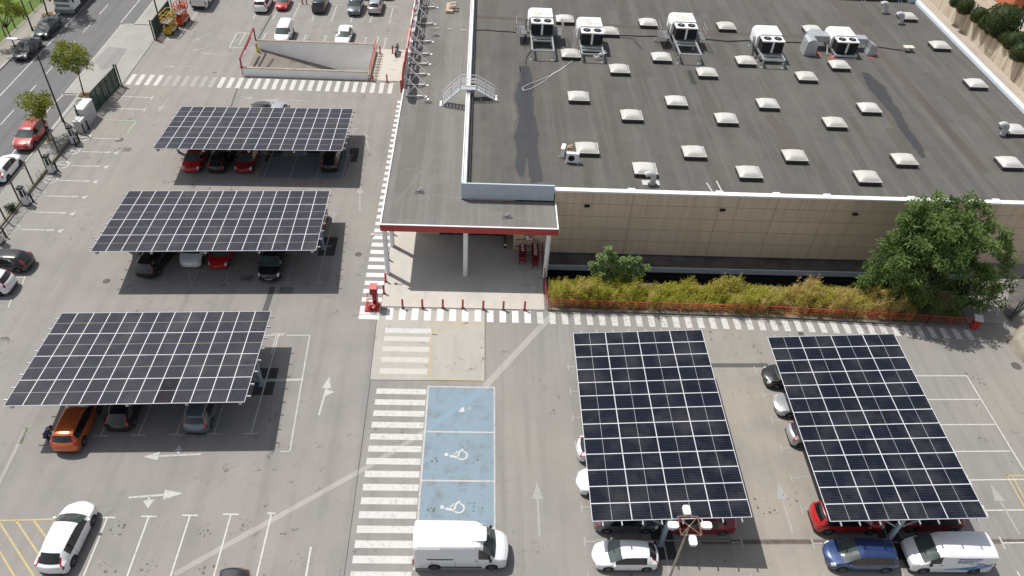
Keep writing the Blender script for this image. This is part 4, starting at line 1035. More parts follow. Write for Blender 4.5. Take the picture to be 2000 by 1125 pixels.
def ribbon(pts, ws, off):
    mb = MB()
    for (a, b, wa, wb_) in zip(pts, pts[1:], ws, ws[1:]):
        q = [(a[0], a[1]-wa/2), (b[0], b[1]-wb_/2), (b[0], b[1]+wb_/2), (a[0], a[1]+wa/2)]
        mb.add([(x, van_y(z)+off, z) for x, z in q], [(0, 1, 2, 3)])
    return mb
def curve(f, n=24): return [f(i/n) for i in range(n+1)]
def swirl(pts, ws, off, mat): ribbon(pts, ws, off).build('swirl_graphic', M[mat], van2)
swirl(curve(lambda u: (.5-2.8*u, .62+.62*u**1.6)), curve(lambda u: .03+.17*math.sin(u*PI*.9)), .004, 'vanlight')
swirl(curve(lambda u: (-.2-2.1*u, .72+.36*u-.16*math.sin(u*PI))), curve(lambda u: .03+.2*math.sin(u*PI)), .007, 'vanmid')
swirl(curve(lambda u: (-1.55+.42*math.cos(u*6), 1.05+.24*math.sin(u*6))), [.03]*25, .013, 'vanmid')
swirl(curve(lambda u: (-.9-1.45*u, 1.20+.14*math.sin(u*5))), [.035]*25, .010, 'vanlight')
for c_, r_ in (((-1.55, 1.05), .17), ((-1.85, .92), .13), ((-1.32, .90), .10)):
    sw_ = MB(); sw_.add([(c_[0]+r_*math.cos(a*PI/10), van_y(c_[1]+r_*math.sin(a*PI/10))+.016, c_[1]+r_*math.sin(a*PI/10)) for a in range(20)], [tuple(range(20))])
    sw_.build('swirl_graphic', M['vanlight'], van2)

# ------------------------------------------------------------------ truck on the street
tr = thing('truck', 'white cab lorry with a dark load bed parked on the street at the picture edge', 'truck', (-52.75, 99.9, 0), R(270))
cb = MB(); cb.prism([(1.0, -1.2), (3.0, -1.2), (3.25, -.95), (3.25, .95), (3.0, 1.2), (1.0, 1.2)], .75, 1.75); cb.prism([(1.0, -1.15), (2.75, -1.15), (3.0, -.95), (3.0, .95), (2.75, 1.15), (1.0, 1.15)], 1.75, 2.75)
cb.build('cab', PAINT['white'], tr)
ws = MB(); ws.add([(3.26, -.95, 1.75), (3.26, .95, 1.75), (3.02, .92, 2.6), (3.02, -.92, 2.6)], [(0, 1, 2, 3)]); ws.build('windscreen', M['glassg'], tr)
for s_ in (1, -1):
    sd = MB(); sd.box(1.5, 2.6, s_*1.16-.01, s_*1.16+.01, 1.85, 2.55); sd.build('side_window', M['glass'], tr)
    hl = MB(); hl.box(3.2, 3.27, s_*.9-.2, s_*.9+.2, .85, 1.08); hl.build('headlight', M['head'], tr)
    mr = MB(); mr.box(3.05, 3.15, s_*1.42-.1, s_*1.42+.1, 1.7, 2.3); mr.build('mirror', M['black'], tr)
bp = MB(); bp.box(3.0, 3.32, -1.2, 1.2, .35, .78); bp.box(3.2, 3.275, -.85, .85, 1.12, 1.45); bp.build('bumper', M['grey'], tr)
bd = MB(); bd.box(-4.2, .9, -1.2, 1.2, .85, 1.05); bd.box(-4.2, .9, -1.22, -1.15, 1.05, 1.6); bd.box(-4.2, .9, 1.15, 1.22, 1.05, 1.6); bd.box(.75, .9, -1.15, 1.15, 1.05, 2.2); bd.build('load_bed', M['black'], tr)
wt_ = wheel_meshes(.45, 'steel')
for x in (2.3, -2.7):
    for s_ in (1, -1):
        o = link('wheel', wt_[0], tr, (x, s_*1.05, .45)); o.rotation_euler = (0, 0, 0 if s_ > 0 else PI); link('rim', wt_[1], o)
lo = MB()
for i in range(5): lo.box(-3.8+i*.85, -3.2+i*.85, -.9, .7-.2*(i % 2), 1.055, 1.5+.2*(i % 3))
lo.build('load', M['grey'], tr)
M['grating'] = pm('grating_steel', (.17, .18, .185), .7, .2, var=.2, scale=9)
M['guard'] = pm('weathered_guard_rail', (.40, .33, .29), .6, .2, var=.3, scale=4)
# ================================================================== ROOFTOP EQUIPMENT
def ac_unit(label, px, py, zb_, foot_px, guard=False, duct=False, weather=1):
    c = g(px, py, RZ+zb_); t = thing('air_conditioner', label, 'air conditioner', (c.x, c.y, RZ), 0, 'air conditioning units on the roof')
    z0 = zb_
    cs = MB(); prof = [(1.18, 0), (1.18, 1.46), (-1.0, 1.46), (-1.2, 1.40), (-1.36, 1.26), (-1.44, 1.02), (-1.44, 0)]
    n = len(prof); vs = [(x, y, z0+z) for y in (1.32, 3.6) for x, z in prof]
    cs.add(vs, [tuple(range(n)), tuple(range(n, 2*n))[::-1]]+[(i, (i+1) % n, n+(i+1) % n, n+i) for i in range(n)])
    cs.build('casing', M['white_metal'], t, 35)
    tp = MB(); tp.box(-.9, .1, 1.6, 3.2, z0+1.462, z0+1.468); tp.box(.2, 1.05, 1.7, 2.2, z0+1.462, z0+1.467)
    tp.build('weathered_lid', pm('weathered_lid%d' % int(px), (.66, .62, .55), .7, var=.28, scale=1.3), t)
    cd = MB(); cd.box(-1.15, 1.15, 0, 1.3, z0, z0+1.18); cd.build('coil_panel', M['dark'], t)
    fr = MB(); fr.box(-1.2, 1.2, -.05, 1.318, z0+1.182, z0+1.30); fr.box(-.11, .11, -.035, -.002, z0, z0+1.18)
    None
    fr.build('fan_deck', M['white_metal'], t)
    for x in (-.57, .57):
        f_ = MB(); f_.lathe([(.42, 0), (.42, .05), (.34, .06), (.34, .012), (.02, .012)], 24, (x, .62, z0+1.302)); f_.build('fan', M['black'], t, 40)
        h_ = MB(); h_.lathe([(.10, .0), (.10, .07), (.05, .09)], 12, (x, .62, z0+1.315)); h_.build('fan_hub', M['grey'], t, 40)
    ft = g(foot_px[0], foot_px[1], RZ) if foot_px else None
    yf = (ft.y-c.y) if ft else -.5
    pi_ = MB()
    for k in range(2): pi_.tube([(-1.5-.12*k, 1.8+.2*k, z0+.9), (-1.62-.12*k, 1.5, z0+.5), (-1.6-.1*k, .9, z0-.3), (-1.75-.15*k, .2, .06)], .05, 6)
    pi_.build('refrigerant_pipe', M['grey'] if int(px) % 2 else M['cable'], t, 60)
    sf = MB()
    for x in (-1.15, 1.12):
        sf.box(x-.07, x+.07, yf, 4.0, z0-.22, z0-.002)
        for y in ((yf+.1, 0.05, 3.8) if ft else (0.0, 3.8)):
            sf.box(x-.06, x+.06, y-.06, y+.06, .03, z0-.22); sf.box(x-.16, x+.16, y-.16, y+.16, 0.002, .03)
            if y < 3 and ft: sf.bar((x, y, z0-.25), (x, y+.7, .05), .06)
    sf.box(-1.08, 1.05, yf, yf+.12, z0-.2, z0-.05); sf.box(-1.08, 1.05, 3.7, 3.82, z0-.2, z0-.05)
    sf.box(-1.25, 1.25, -.35, -.08, z0-.30, z0-.12); sf.box(-1.15, 1.15, -.62, -.40, z0-.5, z0-.36)
    sf.build('support_frame', M['galv'], t)
    if guard:
        for s_ in (-1, 1):
            gd = MB(); gr_ = MB()
            x0, x1 = (-2.75, -1.6) if s_ < 0 else (1.25, 2.3)
            gr_.box(x0, x1, .1, 2.2, z0-.06, z0-.02)
            xo = x0 if s_ < 0 else x1
            for y in (.1, 1.15, 2.2): gd.bar((xo, y, z0-.05), (xo, y, z0+1.05), .05)
            for zz in (.55, 1.05): gd.bar((xo, .1, z0+zz), (xo, 2.2, z0+zz), .045); gd.bar((x0, .1, z0+zz), (x1, .1, z0+zz), .045)
            gr_.build('grating', M['grating'], t); gd.build('guard_rail', M['guard'], t)
    if duct:
        d1 = MB()
        d1.box(-3.9, -1.56, 1.6, 2.9, z0+.45, z0+1.15)
        prof = [(-3.35, z0+.2), (-3.35, z0+.95), (-3.5, z0+1.25), (-3.8, z0+1.4), (-4.25, z0+1.36), (-4.5, z0+1.15), (-4.55, z0+.8), (-4.65, -z0*.0+.03), (-3.25, .03)]
        n = len(prof); d1.add([(x, y, z) for y in (-.1, 1.55) for x, z in prof], [tuple(range(n))[::-1], tuple(range(n, 2*n))]+[(i, (i+1) % n, n+(i+1) % n, n+i) for i in range(n)])
        d1.build('air_duct', M['galv'], t)
        d2 = MB(); d2.box(1.2, 2.9, 1.7, 2.8, z0+.35, z0+.95); prof = [(2.9, z0+.2), (2.9, z0+.95), (3.6, z0+.62), (3.75, z0+.3), (3.7, .03), (2.75, .03), (2.75, z0*.4)]
        n = len(prof); d2.add([(x, y, z) for y in (.5, 1.7) for x, z in prof], [tuple(range(n))[::-1], tuple(range(n, 2*n))]+[(i, (i+1) % n, n+(i+1) % n, n+i) for i in range(n)])
        d2.build('air_duct', M['galv'], t)
    return t
ac_unit('rooftop air conditioner nearest the white parapet, with guard rails at both sides', 1058, 68, 1.15, (1057, 117.5), guard=True)
ac_unit('rooftop air conditioner with rust stained lid, second from the white parapet', 1155, 87, 1.0, (1155, 122))
ac_unit('rooftop air conditioner in the middle of the row, small ladder at its guard rail', 1338, 77, 1.15, (1346, 125), guard=True)
ac_unit('rooftop air conditioner on a bare frame, fourth from the white parapet', 1506, 103, 1.0, (1520, 134))
ac_unit('rooftop air conditioner with grey ducts bending down at both sides', 1651, 104, .45, None, duct=True)
def ladder(label, a, b, za, zb_):
    A, B = g(*a, RZ+za), g(*b, RZ+zb_); d = (B-A); q = Vector((-d.y, d.x, 0)).normalized()*.2; mb = MB()
    mb.bar(A+q, B+q, .06); mb.bar(A-q, B-q, .06)
    for i in range(1, 7): mb.bar(A.lerp(B, i/7)+q, A.lerp(B, i/7)-q, .04)
    return tag(mb.build('ladder', M['white_metal']), label, 'ladder')
ladder('short pale ladder leaning on the guard rail of the middle air conditioner', (1277, 79), (1292, 66), .05, 1.1)
ladder('pale ladder lying against the frame of the air conditioner with rust stained lid', (1160, 112), (1184, 101), .25, .8)
# small split units
def split_unit(label, px, py, rz, w_=.95, h_=.75):
    c = g(px, py, RZ); t = thing('condenser_unit', label, 'condenser unit', (c.x, c.y, RZ), rz, 'small condenser units on the roof')
    b = MB(); b.box(-w_/2, w_/2, -.18, .18, .12, .12+h_); b.build('casing', M['white_metal'], t)
    f_ = MB(); f_.lathe([(.29, -.19), (.29, -.182), (.01, -.183)], 20, (-.1, 0, .12+h_/2), 'y'); f_.build('fan_grille', M['dark'], t)
    s_ = MB(); s_.box(-w_/2, -w_/2+.1, -.25, .25, .0, .118); s_.box(w_/2-.1, w_/2, -.25, .25, .0, .118); s_.build('foot', M['light_grey'], t)
split_unit('small white condenser unit with round fan grille facing the camera', 1117, 318, R(-4), 1.1, .9)
split_unit('small white condenser unit turned sideways behind the round grille one', 1099, 303, R(78), .9, .8)
pk = MB(); c = g(1113, 289, RZ); pk.box(c.x-.25, c.x+.25, c.y-.2, c.y+.2, RZ+.002, RZ+.12); pk.bar((c.x-.2, c.y, RZ+.14), (c.x+.25, c.y+.15, RZ+.2), .25, .05)
tag(pk.build('cardboard_piece', pm('cardboard', (.36, .26, .17), .9)), 'piece of brown cardboard lying behind the small condenser units', 'cardboard')
def gooseneck(label, px, py, s=1.0, flip=-1):
    c = g(px, py, RZ); t = thing('vent_pipe', label, 'vent pipe', (c.x, c.y, RZ), 0, 'gooseneck vent pipes on the roof')
    t.scale = (s, s, s)
    b = MB(); pts = [(0, 0, .02), (0, 0, .75)]+[(flip*(.45-.45*math.cos(a)), 0, .75+.45*math.sin(a)) for a in (PI/8, PI/4, PI*3/8, PI/2, PI*5/8, PI*.78)]
    b.tube(pts, .27, 14); b.build('pipe', M['light_grey'], t, 40)
    f_ = MB(); f_.lathe([(.46, .002), (.44, .04), (.29, .05)], 16); f_.build('flange', M['seal'], t)
gooseneck('grey gooseneck vent pipe nearest the back of the roof', 1728, 25)
gooseneck('grey gooseneck vent pipe in front of a skylight by the far corner', 1758, 46)
gooseneck('grey gooseneck vent pipe standing alone near the roof edge at the picture side', 1958, 264)
gooseneck('short grey gooseneck vent pipe near the front wall edge on a pale patch', 1274, 360, .9)
c = g(1273, 360, RZ); mb = MB(); mb.poly([(c.x-.8, c.y-.1), (c.x+.7, c.y-.1), (c.x+.7, c.y+.6), (c.x-.8, c.y+.6)], RZ+.0075); struct(mb, 'roof_strip', M['light_grey'])
c = g(1772, 100, RZ); t = thing('junction_box', 'small cream junction box on short legs at the end of the roof cables', 'junction box', (c.x, c.y, RZ))
b = MB(); b.box(-.55, .55, -.35, .35, .42, .56); b.build('box', pm('cream_box', (.62, .58, .48), .6), t); b = MB()
for x in (-.4, .4): b.box(x-.05, x+.05, -.2, .2, .002, .42)
b.build('leg', M['grey'], t)
def cable(label, pts, r=.03, mat='cable', z=RZ+.05, wob=.12):
    P_ = [g(px, py, z) for px, py in pts]; out = []
    for a, b in zip(P_, P_[1:]):
        for i in range(6):
            q = a.lerp(b, i/6); out.append(q+Vector((0, noise.noise(q*.6)*wob*2, 0)))
    out.append(P_[-1]); mb = MB(); mb.tube(out, r, 5)
    return tag(mb.build('cable', M[mat]), label, 'cable', 'cables on the store roof')
cable('dark cable running from the white parapet past the first air conditioner', [(925, 58), (985, 61), (1035, 64)], .05)
cable('dark cable bundle between the second and middle air conditioners', [(1190, 68), (1250, 71), (1325, 71)], .06)
cable('dark cable bundle between the middle and fourth air conditioners', [(1375, 76), (1420, 81), (1475, 79)], .07)
cable('dark cable between the fourth air conditioner and the grey ducts', [(1535, 82), (1590, 83)], .06)
cable('dark cable from the grey ducts to the cream junction box', [(1700, 90), (1740, 96), (1768, 99)], .06)
cable('pale loose cable lying in a loop on the dark water stain', [(1118, 118), (1090, 140), (1060, 160), (1038, 173), (1022, 176), (1020, 171), (1036, 163), (1075, 149), (1105, 128)], .025, 'paper')
cable('thin dark cable trailing forward from the second air conditioner', [(1200, 72), (1235, 75), (1255, 97)], .03)
cable('thin dark cable dropping from the first air conditioner to the stain', [(1040, 95), (1028, 112), (1027, 125)], .04)
# steps over the parapet
stp = thing('access_steps', 'white steel steps with handrails climbing over the white parapet', 'steps', (-1.15, 68.0, 0))
TZ = 7.32
tb = MB(); tb.box(-.75, .75, -.45, .45, TZ-.06, TZ); tb.build('platform', M['galv'], stp)
for s_, zf in ((-1, 5.45), (1, RZ)):
    x0, x1 = s_*.75, s_*2.55
    st_ = MB()
    for yy in (-.42, .42): st_.bar((x1, yy, zf+.05), (x0, yy, TZ-.05), .06, .16)
    st_.box(min(x1, x1+s_*.25), max(x1, x1+s_*.25), -.5, .5, zf+.005, zf+.06)
    st_.build('stringer', M['white_metal'], stp)
    td = MB(); nst = 8
    for i in range(1, nst): f = i/nst; x = x1+(x0-x1)*f; z = zf+(TZ-zf)*f; td.box(x-.11, x+.11, -.39, .39, z-.02, z+.01)
    td.build('tread', M['galv'], stp)
    hr = MB()
    for yy in (-.45, .45):
        for dz in (1.05, .72, .40): hr.bar((x1, yy, zf+dz+.05), (x0, yy, TZ+dz), .045)
        for f in (0, .5, 1): x = x1+(x0-x1)*f; z = zf+(TZ-zf)*f; hr.bar((x, yy, z), (x, yy, z+1.07), .045)
    hr.build('handrail', M['white_metal'], stp)
hr = MB()
for yy in (-.45, .45):
    for dz in (1.05, .72, .40): hr.bar((-.75, yy, TZ+dz), (.75, yy, TZ+dz), .045)
hr.build('handrail', M['white_metal'], stp)
# box on the canopy strip, small roof drains
c = g(880, 18, 5.45); bx = thing('rooftop_box', 'beige timber pallet crate with pale slabs on the canopy roof strip', 'crate', (c.x, c.y, 5.45))
b = MB(); b.box(-.5, .35, -1.2, 1.2, .005, .28); b.build('pallet', pm('timber', (.50, .38, .28), .8, var=.2), bx)
for i in range(2): b = MB(); b.tube([(-.1, -.4+i*.8, .30), (.15, -.4+i*.8, .55), (.6, -.4+i*.8, .58), (.75, -.4+i*.8, .32)], .2, 8); b.build('slab', pm('pale_slab%d' % i, (.58, .48, .42), .8), bx)
def roof_hook(label, px, py):
    c = g(px, py, 5.45); t = thing('roof_outlet', label, 'roof outlet', (c.x, c.y, 5.45), 0, 'steel outlets on the canopy roof')
    b = MB(); b.poly([(-.4, -.3), (.4, -.25), (.35, .3), (-.35, .25)], .003); b.build('flashing', M['seal'], t)
    b = MB(); b.tube([(0, 0, .01), (0, 0, .35), (.08, 0, .45), (.22, 0, .45)], .05, 8); b.box(-.2, .0, .0, .2, .005, .12); b.build('pipe', M['chrome'], t)
roof_hook('small steel outlet on the canopy roof near its open corner', 820, 375)
roof_hook('small steel outlet on the canopy roof above the trolley bay', 991, 424)
roof_hook('small steel outlet on the canopy roof beside the sign frames', 852, 70)
roof_hook('small steel outlet on the canopy roof at the foot of the first sign frame', 836, 200)
for i, py in enumerate((56, 58, 60)):
    c = g(853+i*26, py, 5.45); b = MB(); b.box(c.x-.3, c.x+.3, c.y-.07, c.y+.07, 5.446, 5.53); tag(b.build('cable_block', pm('block%d' % i, (.58, .50, .42), .8)), 'pale block carrying a cable across the canopy roof strip', 'block', 'cable blocks on the canopy roof')
# roof sign on triangular frames
sg = thing('roof_sign', 'long roof sign seen edge on, red band and white letter boxes held by triangular frames', 'sign', (-7.62, 80, 5.45))
rb = MB(); rb.box(-.42, -.09, -9.1, 3.0, -.55, .80); rb.build('red_band', M['redfascia'], sg)
rb = MB(); rb.box(-.42, -.09, -9.1, 3.0, .802, .83); rb.build('band_top', pm('pink_top', (.62, .33, .28), .6, var=.06), sg)
wb_ = MB(); wb_.box(-.30, -.09, 3.05, 14, -.3, 1.2)
for i in range(5): wb_.box(-.36, -.301, 4+i*2, 5.2+i*2, .2, 1.1)
wb_.build('white_band', M['white_metal'], sg)
def letterbox(y0, y1, z0, z1, hole=True):
    mb = MB(); n = 28; cy, cz, ry, rz_ = (y0+y1)/2, (z0+z1)/2, (y1-y0)/2, (z1-z0)/2
    def P_(a, k): c_, s_ = math.cos(a), math.sin(a); return (cy+ry*k*math.copysign(abs(c_)**.55, c_), cz+rz_*k*math.copysign(abs(s_)**.55, s_))
    for i in range(n):
        a0, a1 = 2*PI*i/n, 2*PI*(i+1)/n; kk = .5 if hole else .02
        q = [P_(a0, kk), P_(a0, 1), P_(a1, 1), P_(a1, kk)]
        vs = [(x, y, z) for x in (.05, .10) for y, z in q]; mb.add(vs, [(0, 1, 2, 3), (7, 6, 5, 4), (0, 4, 5, 1), (1, 5, 6, 2), (2, 6, 7, 3), (3, 7, 4, 0)])
    mb.build('letter_box', M['redfascia'], sg)
for y0, y1, z0, z1, h in ((-11.6, -8.6, .9, 2.95, False), (-8.9, -5.6, .9, 2.9, False), (-5.3, -3.0, .9, 2.5, True), (-2.7, -.6, .9, 2.5, True), (-.2, 2.2, .9, 2.6, True), (2.6, 5.0, 1.25, 2.7, True), (5.6, 8.4, 1.25, 2.6, False), (9, 12, 1.25, 2.6, True)): letterbox(y0, y1, z0, z1, h)
for yy in (69.2, 71.5, 73.8, 76.1, 78.4, 81.4, 86.0, 90.6, 95):
    y = yy-80; f_ = MB(); a, b, c_ = (.22, y, .08), (2.15, y, .08), (.17, y, 2.25)
    f_.bar(a, b, .09); f_.bar(b, c_, .09); f_.bar((.2, y, .1), c_, .08); f_.bar(((b[0]+c_[0])/2, y, (b[2]+c_[2])/2), (.3, y, .12), .07)
    f_.bar((1.4, y, .10), (2.0, y+.0, .10), .14); f_.box(1.95, 2.35, y-.15, y+.15, .003, .07)
    f_.build('triangular_frame', M['white_metal'], sg)
f_ = MB()
for zz in (.9, 1.6, 2.2): f_.bar((.19, -11, zz), (.19, 15, zz), .07)
f_.build('sign_rail', M['white_metal'], sg)
# dark glazed row at the back of the roof
sp_ = thing('roof_solar_row', 'dark panel row on pale blue legs at the back corner of the roof', 'solar row', (50.3, 96.6, RZ))
b = MB(); b.add([(-5.5, -.5, .35), (4.4, -.5, .35), (4.4, 2.2, 1.9), (-5.5, 2.2, 1.9)], [(0, 1, 2, 3)]); b.add([(-5.5, -.5, .30), (4.4, -.5, .30), (4.4, 2.2, 1.85), (-5.5, 2.2, 1.85)], [(3, 2, 1, 0)]); b.build('panel', M['glass'], sp_)
b = MB()
for x in (-4.6, -2.2, .2, 2.6): b.bar((x, -.6, .0), (x+.1, 1.2, 1.2), .08); b.bar((x+.4, -.6, .0), (x+.1, 1.2, 1.2), .08); b.bar((x, 2.1, .0), (x, 2.1, 1.8), .08)
b.box(3.8, 4.5, -.6, .1, .003, 1.1); b.build('leg', M['bluewall'], sp_)
# ================================================================== RAMP TO THE BASEMENT
x0, x1, y0, y1 = RAMP
rfm = MB(); rfm.add([(x0, y0, -.003), (x1, y0, -3.6), (x1, y1, -3.6), (x0, y1, -.003)], [(0, 1, 2, 3)]); struct(rfm, 'ramp_floor', M['ramp_floor'])
rd = MB()
for f in (.09, .16): pass
rd.add([(x0+1.7, y0+2.2, -.42), (x0+1.95, y0+2.2, -.48), (x0+2.25, y1-1.5, -.55), (x0+2.0, y1-1.5, -.49)], [(0, 1, 2, 3)]); struct(rd, 'ramp_drain', M['seal'])
def wall_thing(label, xa, xb, ya, yb, z0, z1):
    t = thing('ramp_wall', label, 'wall', ((xa+xb)/2, (ya+yb)/2, 0)); hx, hy = (xb-xa)/2, (yb-ya)/2
    b = MB(); b.box(-hx, hx, -hy, hy, z0, z1); b.build('wall', M['concwall'], t)
    b = MB(); b.box(-hx-.02, hx+.02, -hy-.03, hy+.03, z1+.002, z1+.07); b.build('wall_cap', M['cap'], t)
wall_thing('long white ramp wall standing low along the far zebra crossing', x0-.05, x1+.1, 82.45, 82.75, -4, .98)
wall_thing('white far wall of the ramp, its tall inner face in view', x0-.05, x1+.1, 89.55, 89.85, -4, .98)
wall_thing('short white end wall of the ramp beside the red stair railing', x1, x1+.25, 82.76, 89.54, -4, .5)
def rail(label, pts, h=1.05, mat='red', bars=3, group=None, posts=None, name='railing'):
    """railing along ground points: posts and rails"""
    P_ = [Vector(p) for p in pts]; t = thing(name, label, 'railing', P_[0], 0, group); o = P_[0]
    for a, b in zip(P_, P_[1:]):
        L = (b-a).length; n = max(1, round(L/(posts or 2.0)))
        for i in range(n+1):
            pm_ = MB(); q = a.lerp(b, i/n)-o; pm_.bar(q, q+Vector((0, 0, h)), .04); pm_.build('post', M[mat], t)
        rl = MB()
        for k in range(bars): z = h*(1-k/bars*.8); rl.bar(a-o+Vector((0, 0, z)), b-o+Vector((0, 0, z)), .05 if k == 0 else .022)
        rl.build('rail', M[mat], t)
    return t
rail('red railing at the closed end of the ramp beside the footway slab', [(x1+.3, 82.6, .5), (x1+.3, 89.7, .5)], 1.1, 'red', 5)
hb = thing('height_barrier', 'red bent height barrier frame over the open end of the ramp', 'barrier', (x0-.1, 86.1, 0))
b = MB(); b.bar((0, -3.5, 0), (0, -3.5, 2.1), .14); b.bar((0, 3.6, .9), (0, 3.6, 2.5), .14); b.bar((0, -3.5, 2.1), (0, 3.6, 2.5), .14); b.bar((-.2, -.5, 1.75), (-.2, 2.3, 1.9), .18, .12)
b.box(-.2, .2, -3.7, -3.3, 1.0, 1.06); b.build('frame', M['darkred'], hb)
b = MB(); b.bar((0, -1.6, 1.5), (0, -.9, 1.55), .03, .22); b.bar((0, .3, 1.6), (0, 1.0, 1.65), .03, .22); b.build('hanging_sign', M['paper'], hb)
bb = MB(); bb.lathe([(.22, .0), (.22, .1), (.12, .12), (.12, 1.0)], 10, (x0+.1, 88.9, .0)); tag(bb.build('yellow_post', M['yellow']), 'stubby yellow post at the open end of the ramp', 'post')
st = MB()
for i in range(9): st.box(x1+.42+i*.0, x1+1.25, 82.6+i*.72, 82.9+i*.72, .052, .06)
struct(st, 'stair_marking', pm('stair_nosing', (.30, .26, .18), .9))

# ================================================================== BOLLARDS
def make_bollard(name, mat, r, h, label, cat='bollard', group=None):
    t = thing(name, label, cat, (0, 0, 0), 0, group)
    b = MB(); b.lathe([(r, .0), (r, h-.03), (r*.8, h)], 14); b.build('post', M[mat], t, 40)
    b = MB(); b.lathe([(r*1.7, .0), (r*1.7, .02), (r*1.02, .03)], 14); b.build('foot', M['seal'], t, 40); return t
red0 = None
def red_bollard(label, p, z=.06, group='red bollards round the entrance pavement'):
    global red0
    if red0 is None: red0 = make_bollard('bollard', 'red', .085, .92, label, group=group); red0.location = (p.x, p.y, z); o = red0
    else: o = dup(red0, (p.x, p.y, z), None, label); o['group'] = group
    return o
for i, (px, py) in enumerate([(786.5, 601), (825, 601), (865, 601), (903.7, 601.5), (943.7, 603.5), (983, 604.5), (1024.5, 605)]):
    red_bollard('%s red bollard of the front row, counted from the red fire pump' % ORD[i], g(px, py, .06))
for i, (px, py) in enumerate([(750, 573), (753.5, 550), (759, 507.5), (767, 457)]):
    red_bollard('%s red bollard along the side zebra strip, counted from the red fire pump' % ORD[i], g(px, py, .06))
for (px, py), lb in zip([(742.5, 104), (767, 104), (728.5, 159.5), (756, 159.5)], ['red bollard at the far edge of the footway slab by the ramp railing', 'red bollard at the far edge of the footway slab beside the motorcycle', 'red bollard at the near edge of the footway slab by the ramp railing', 'red bollard at the near edge of the footway slab beside the red sign band']):
    red_bollard(lb, g(px, py, .05), .05, 'red bollards on the footway slab')
for px, lb in ((591, 'red post standing in the far bay row, nearer the small red car'), (599, 'red post standing in the far bay row, nearer the anthracite people carrier')):
    red_bollard(lb, g(px, 8, 0), 0, 'red posts in the far bay row')
blk = make_bollard('bollard', 'black', .08, 1.0, 'black bollard at the foot of the big white cabinet', group='black bollards along the charging bays')
p = g(174, 252); blk.location = (p.x, p.y, 0)
for (px, py), lb in (((165.5, 259), 'black bollard at the foot of the small white cabinet'), ((156, 278), 'black bollard beside the charger next to the small cabinet'), ((149.5, 286), 'short black bollard just before the charger next to the small cabinet'),
    ((113, 334), 'black bollard beside the second charger from the cabinets'), ((65, 394), 'black bollard beside the third charger from the cabinets'), ((12, 463), 'black bollard nearest the black hatchback in the fence bays')):
    p = g(px, py); dup(blk, (p.x, p.y, 0), None, lb)

# ================================================================== FENCE, GATES, CABINETS, CHARGERS
M['mesh'] = None
def mesh_mat(name, col, pitch=.05):
    s = NT(name); v = s.pos(); sep = s.n('ShaderNodeSeparateXYZ'); s.l(v, sep.inputs[0])
    s.base(col); al = None
    for ax, p in ((1, pitch), (2, pitch*4)):
        fr = s.math('FRACT', s.math('DIVIDE', sep.outputs[ax], p)); l_ = s.ramp(fr, .10, .12, 1, 0)
        al = l_ if al is None else s.math('MAXIMUM', al, l_)
    s.b.inputs['Alpha'].default_value = .16; return s.set(Roughness=.6)
M['mesh'] = mesh_mat('wire_mesh', (.05, .10, .075), .1)
def fence(label, pts, h, z0, post_mat, n_per=2.75, base=True, mesh='mesh', rail_mat=None, group=None):
    P_ = [Vector(p) for p in pts]; o = P_[0].copy(); t = thing('mesh_fence', label, 'fence', o, 0, group)
    for a, b in zip(P_, P_[1:]):
        n = max(1, round((b-a).length/n_per))
        for i in range(n+1):
            q = a.lerp(b, i/n)-o; pb = MB(); pb.box(q.x-.05, q.x+.05, q.y-.05, q.y+.05, z0, z0+h); pb.build('post', M[post_mat], t)
        fm = MB(); A, B = a-o, b-o; fm.add([(A.x, A.y, z0+.1), (B.x, B.y, z0+.1), (B.x, B.y, z0+h-.03), (A.x, A.y, z0+h-.03)], [(0, 1, 2, 3)]); fm.build('wire_mesh', M[mesh], t)
        rl = MB(); rl.bar(A+Vector((0, 0, z0+h)), B+Vector((0, 0, z0+h)), .035); rl.build('top_wire', M[rail_mat or post_mat], t)
        if base: bs_ = MB(); d = 0; bs_.add([(p_.x+s_*.11, p_.y, z_) for p_, s_, z_ in ((A, -1, 0), (A, 1, 0), (A, 1, .26), (A, -1, .26), (B, -1, 0), (B, 1, 0), (B, 1, .26), (B, -1, .26))], [(0, 1, 2, 3), (7, 6, 5, 4), (0, 4, 5, 1), (1, 5, 6, 2), (2, 6, 7, 3), (3, 7, 4, 0)]); bs_.build('base_kerb', pm('fence_base', (.20, .18, .13), .9, var=.35), t)
    return t
fence('green post fence with wire mesh on a low kerb between pavement and charging bays', [(-41.55, 44, 0), (-40.85, 70.6, 0)], 2.15, .26, 'dkgreen')
fence('dark fence of the green strip across the street', [(-57.15, 60, 0), (-57.15, 125, 0)], 1.3, .02, 'pole', 2.5, base=False)
def gate(label, xa, ya, xb, yb, h=2.25):
    A, B = Vector((xa, ya, 0)), Vector((xb, yb, 0)); t = thing('sliding_gate', label, 'gate', A, 0, 'green sliding gates of the driveway'); d = B-A; n = 5
    b = MB(); b.bar((0, 0, .18), d+Vector((0, 0, .18)), .1, .2); b.bar((0, 0, h), d+Vector((0, 0, h)), .09)
    for i in range(n+1): q = d*(i/n); b.bar(q+Vector((0, 0, .1)), q+Vector((0, 0, h)), .10)
    b.build('frame', M['dkgreen'], t)
    pb = MB()
    m_ = int(d.length/.12)
    for i in range(m_): q = d*((i+.5)/m_); pb.bar(q+Vector((0, 0, .28)), q+Vector((0, 0, h)), .045)
    pb.build('bar_panel', M['dkgreen'], t)
    pb = MB(); u = d.normalized()
    for s_ in (-1, 1): q = d+u*.25+Vector((s_*.12, 0, 0)); pb.bar(q, q+Vector((0, 0, h+.25)), .12)
    pb.build('guide_post', M['dkgreen'], t)
gate('open green bar gate beside the big white cabinet and street tree', -40.45, 73.3, -40.0, 79.1)
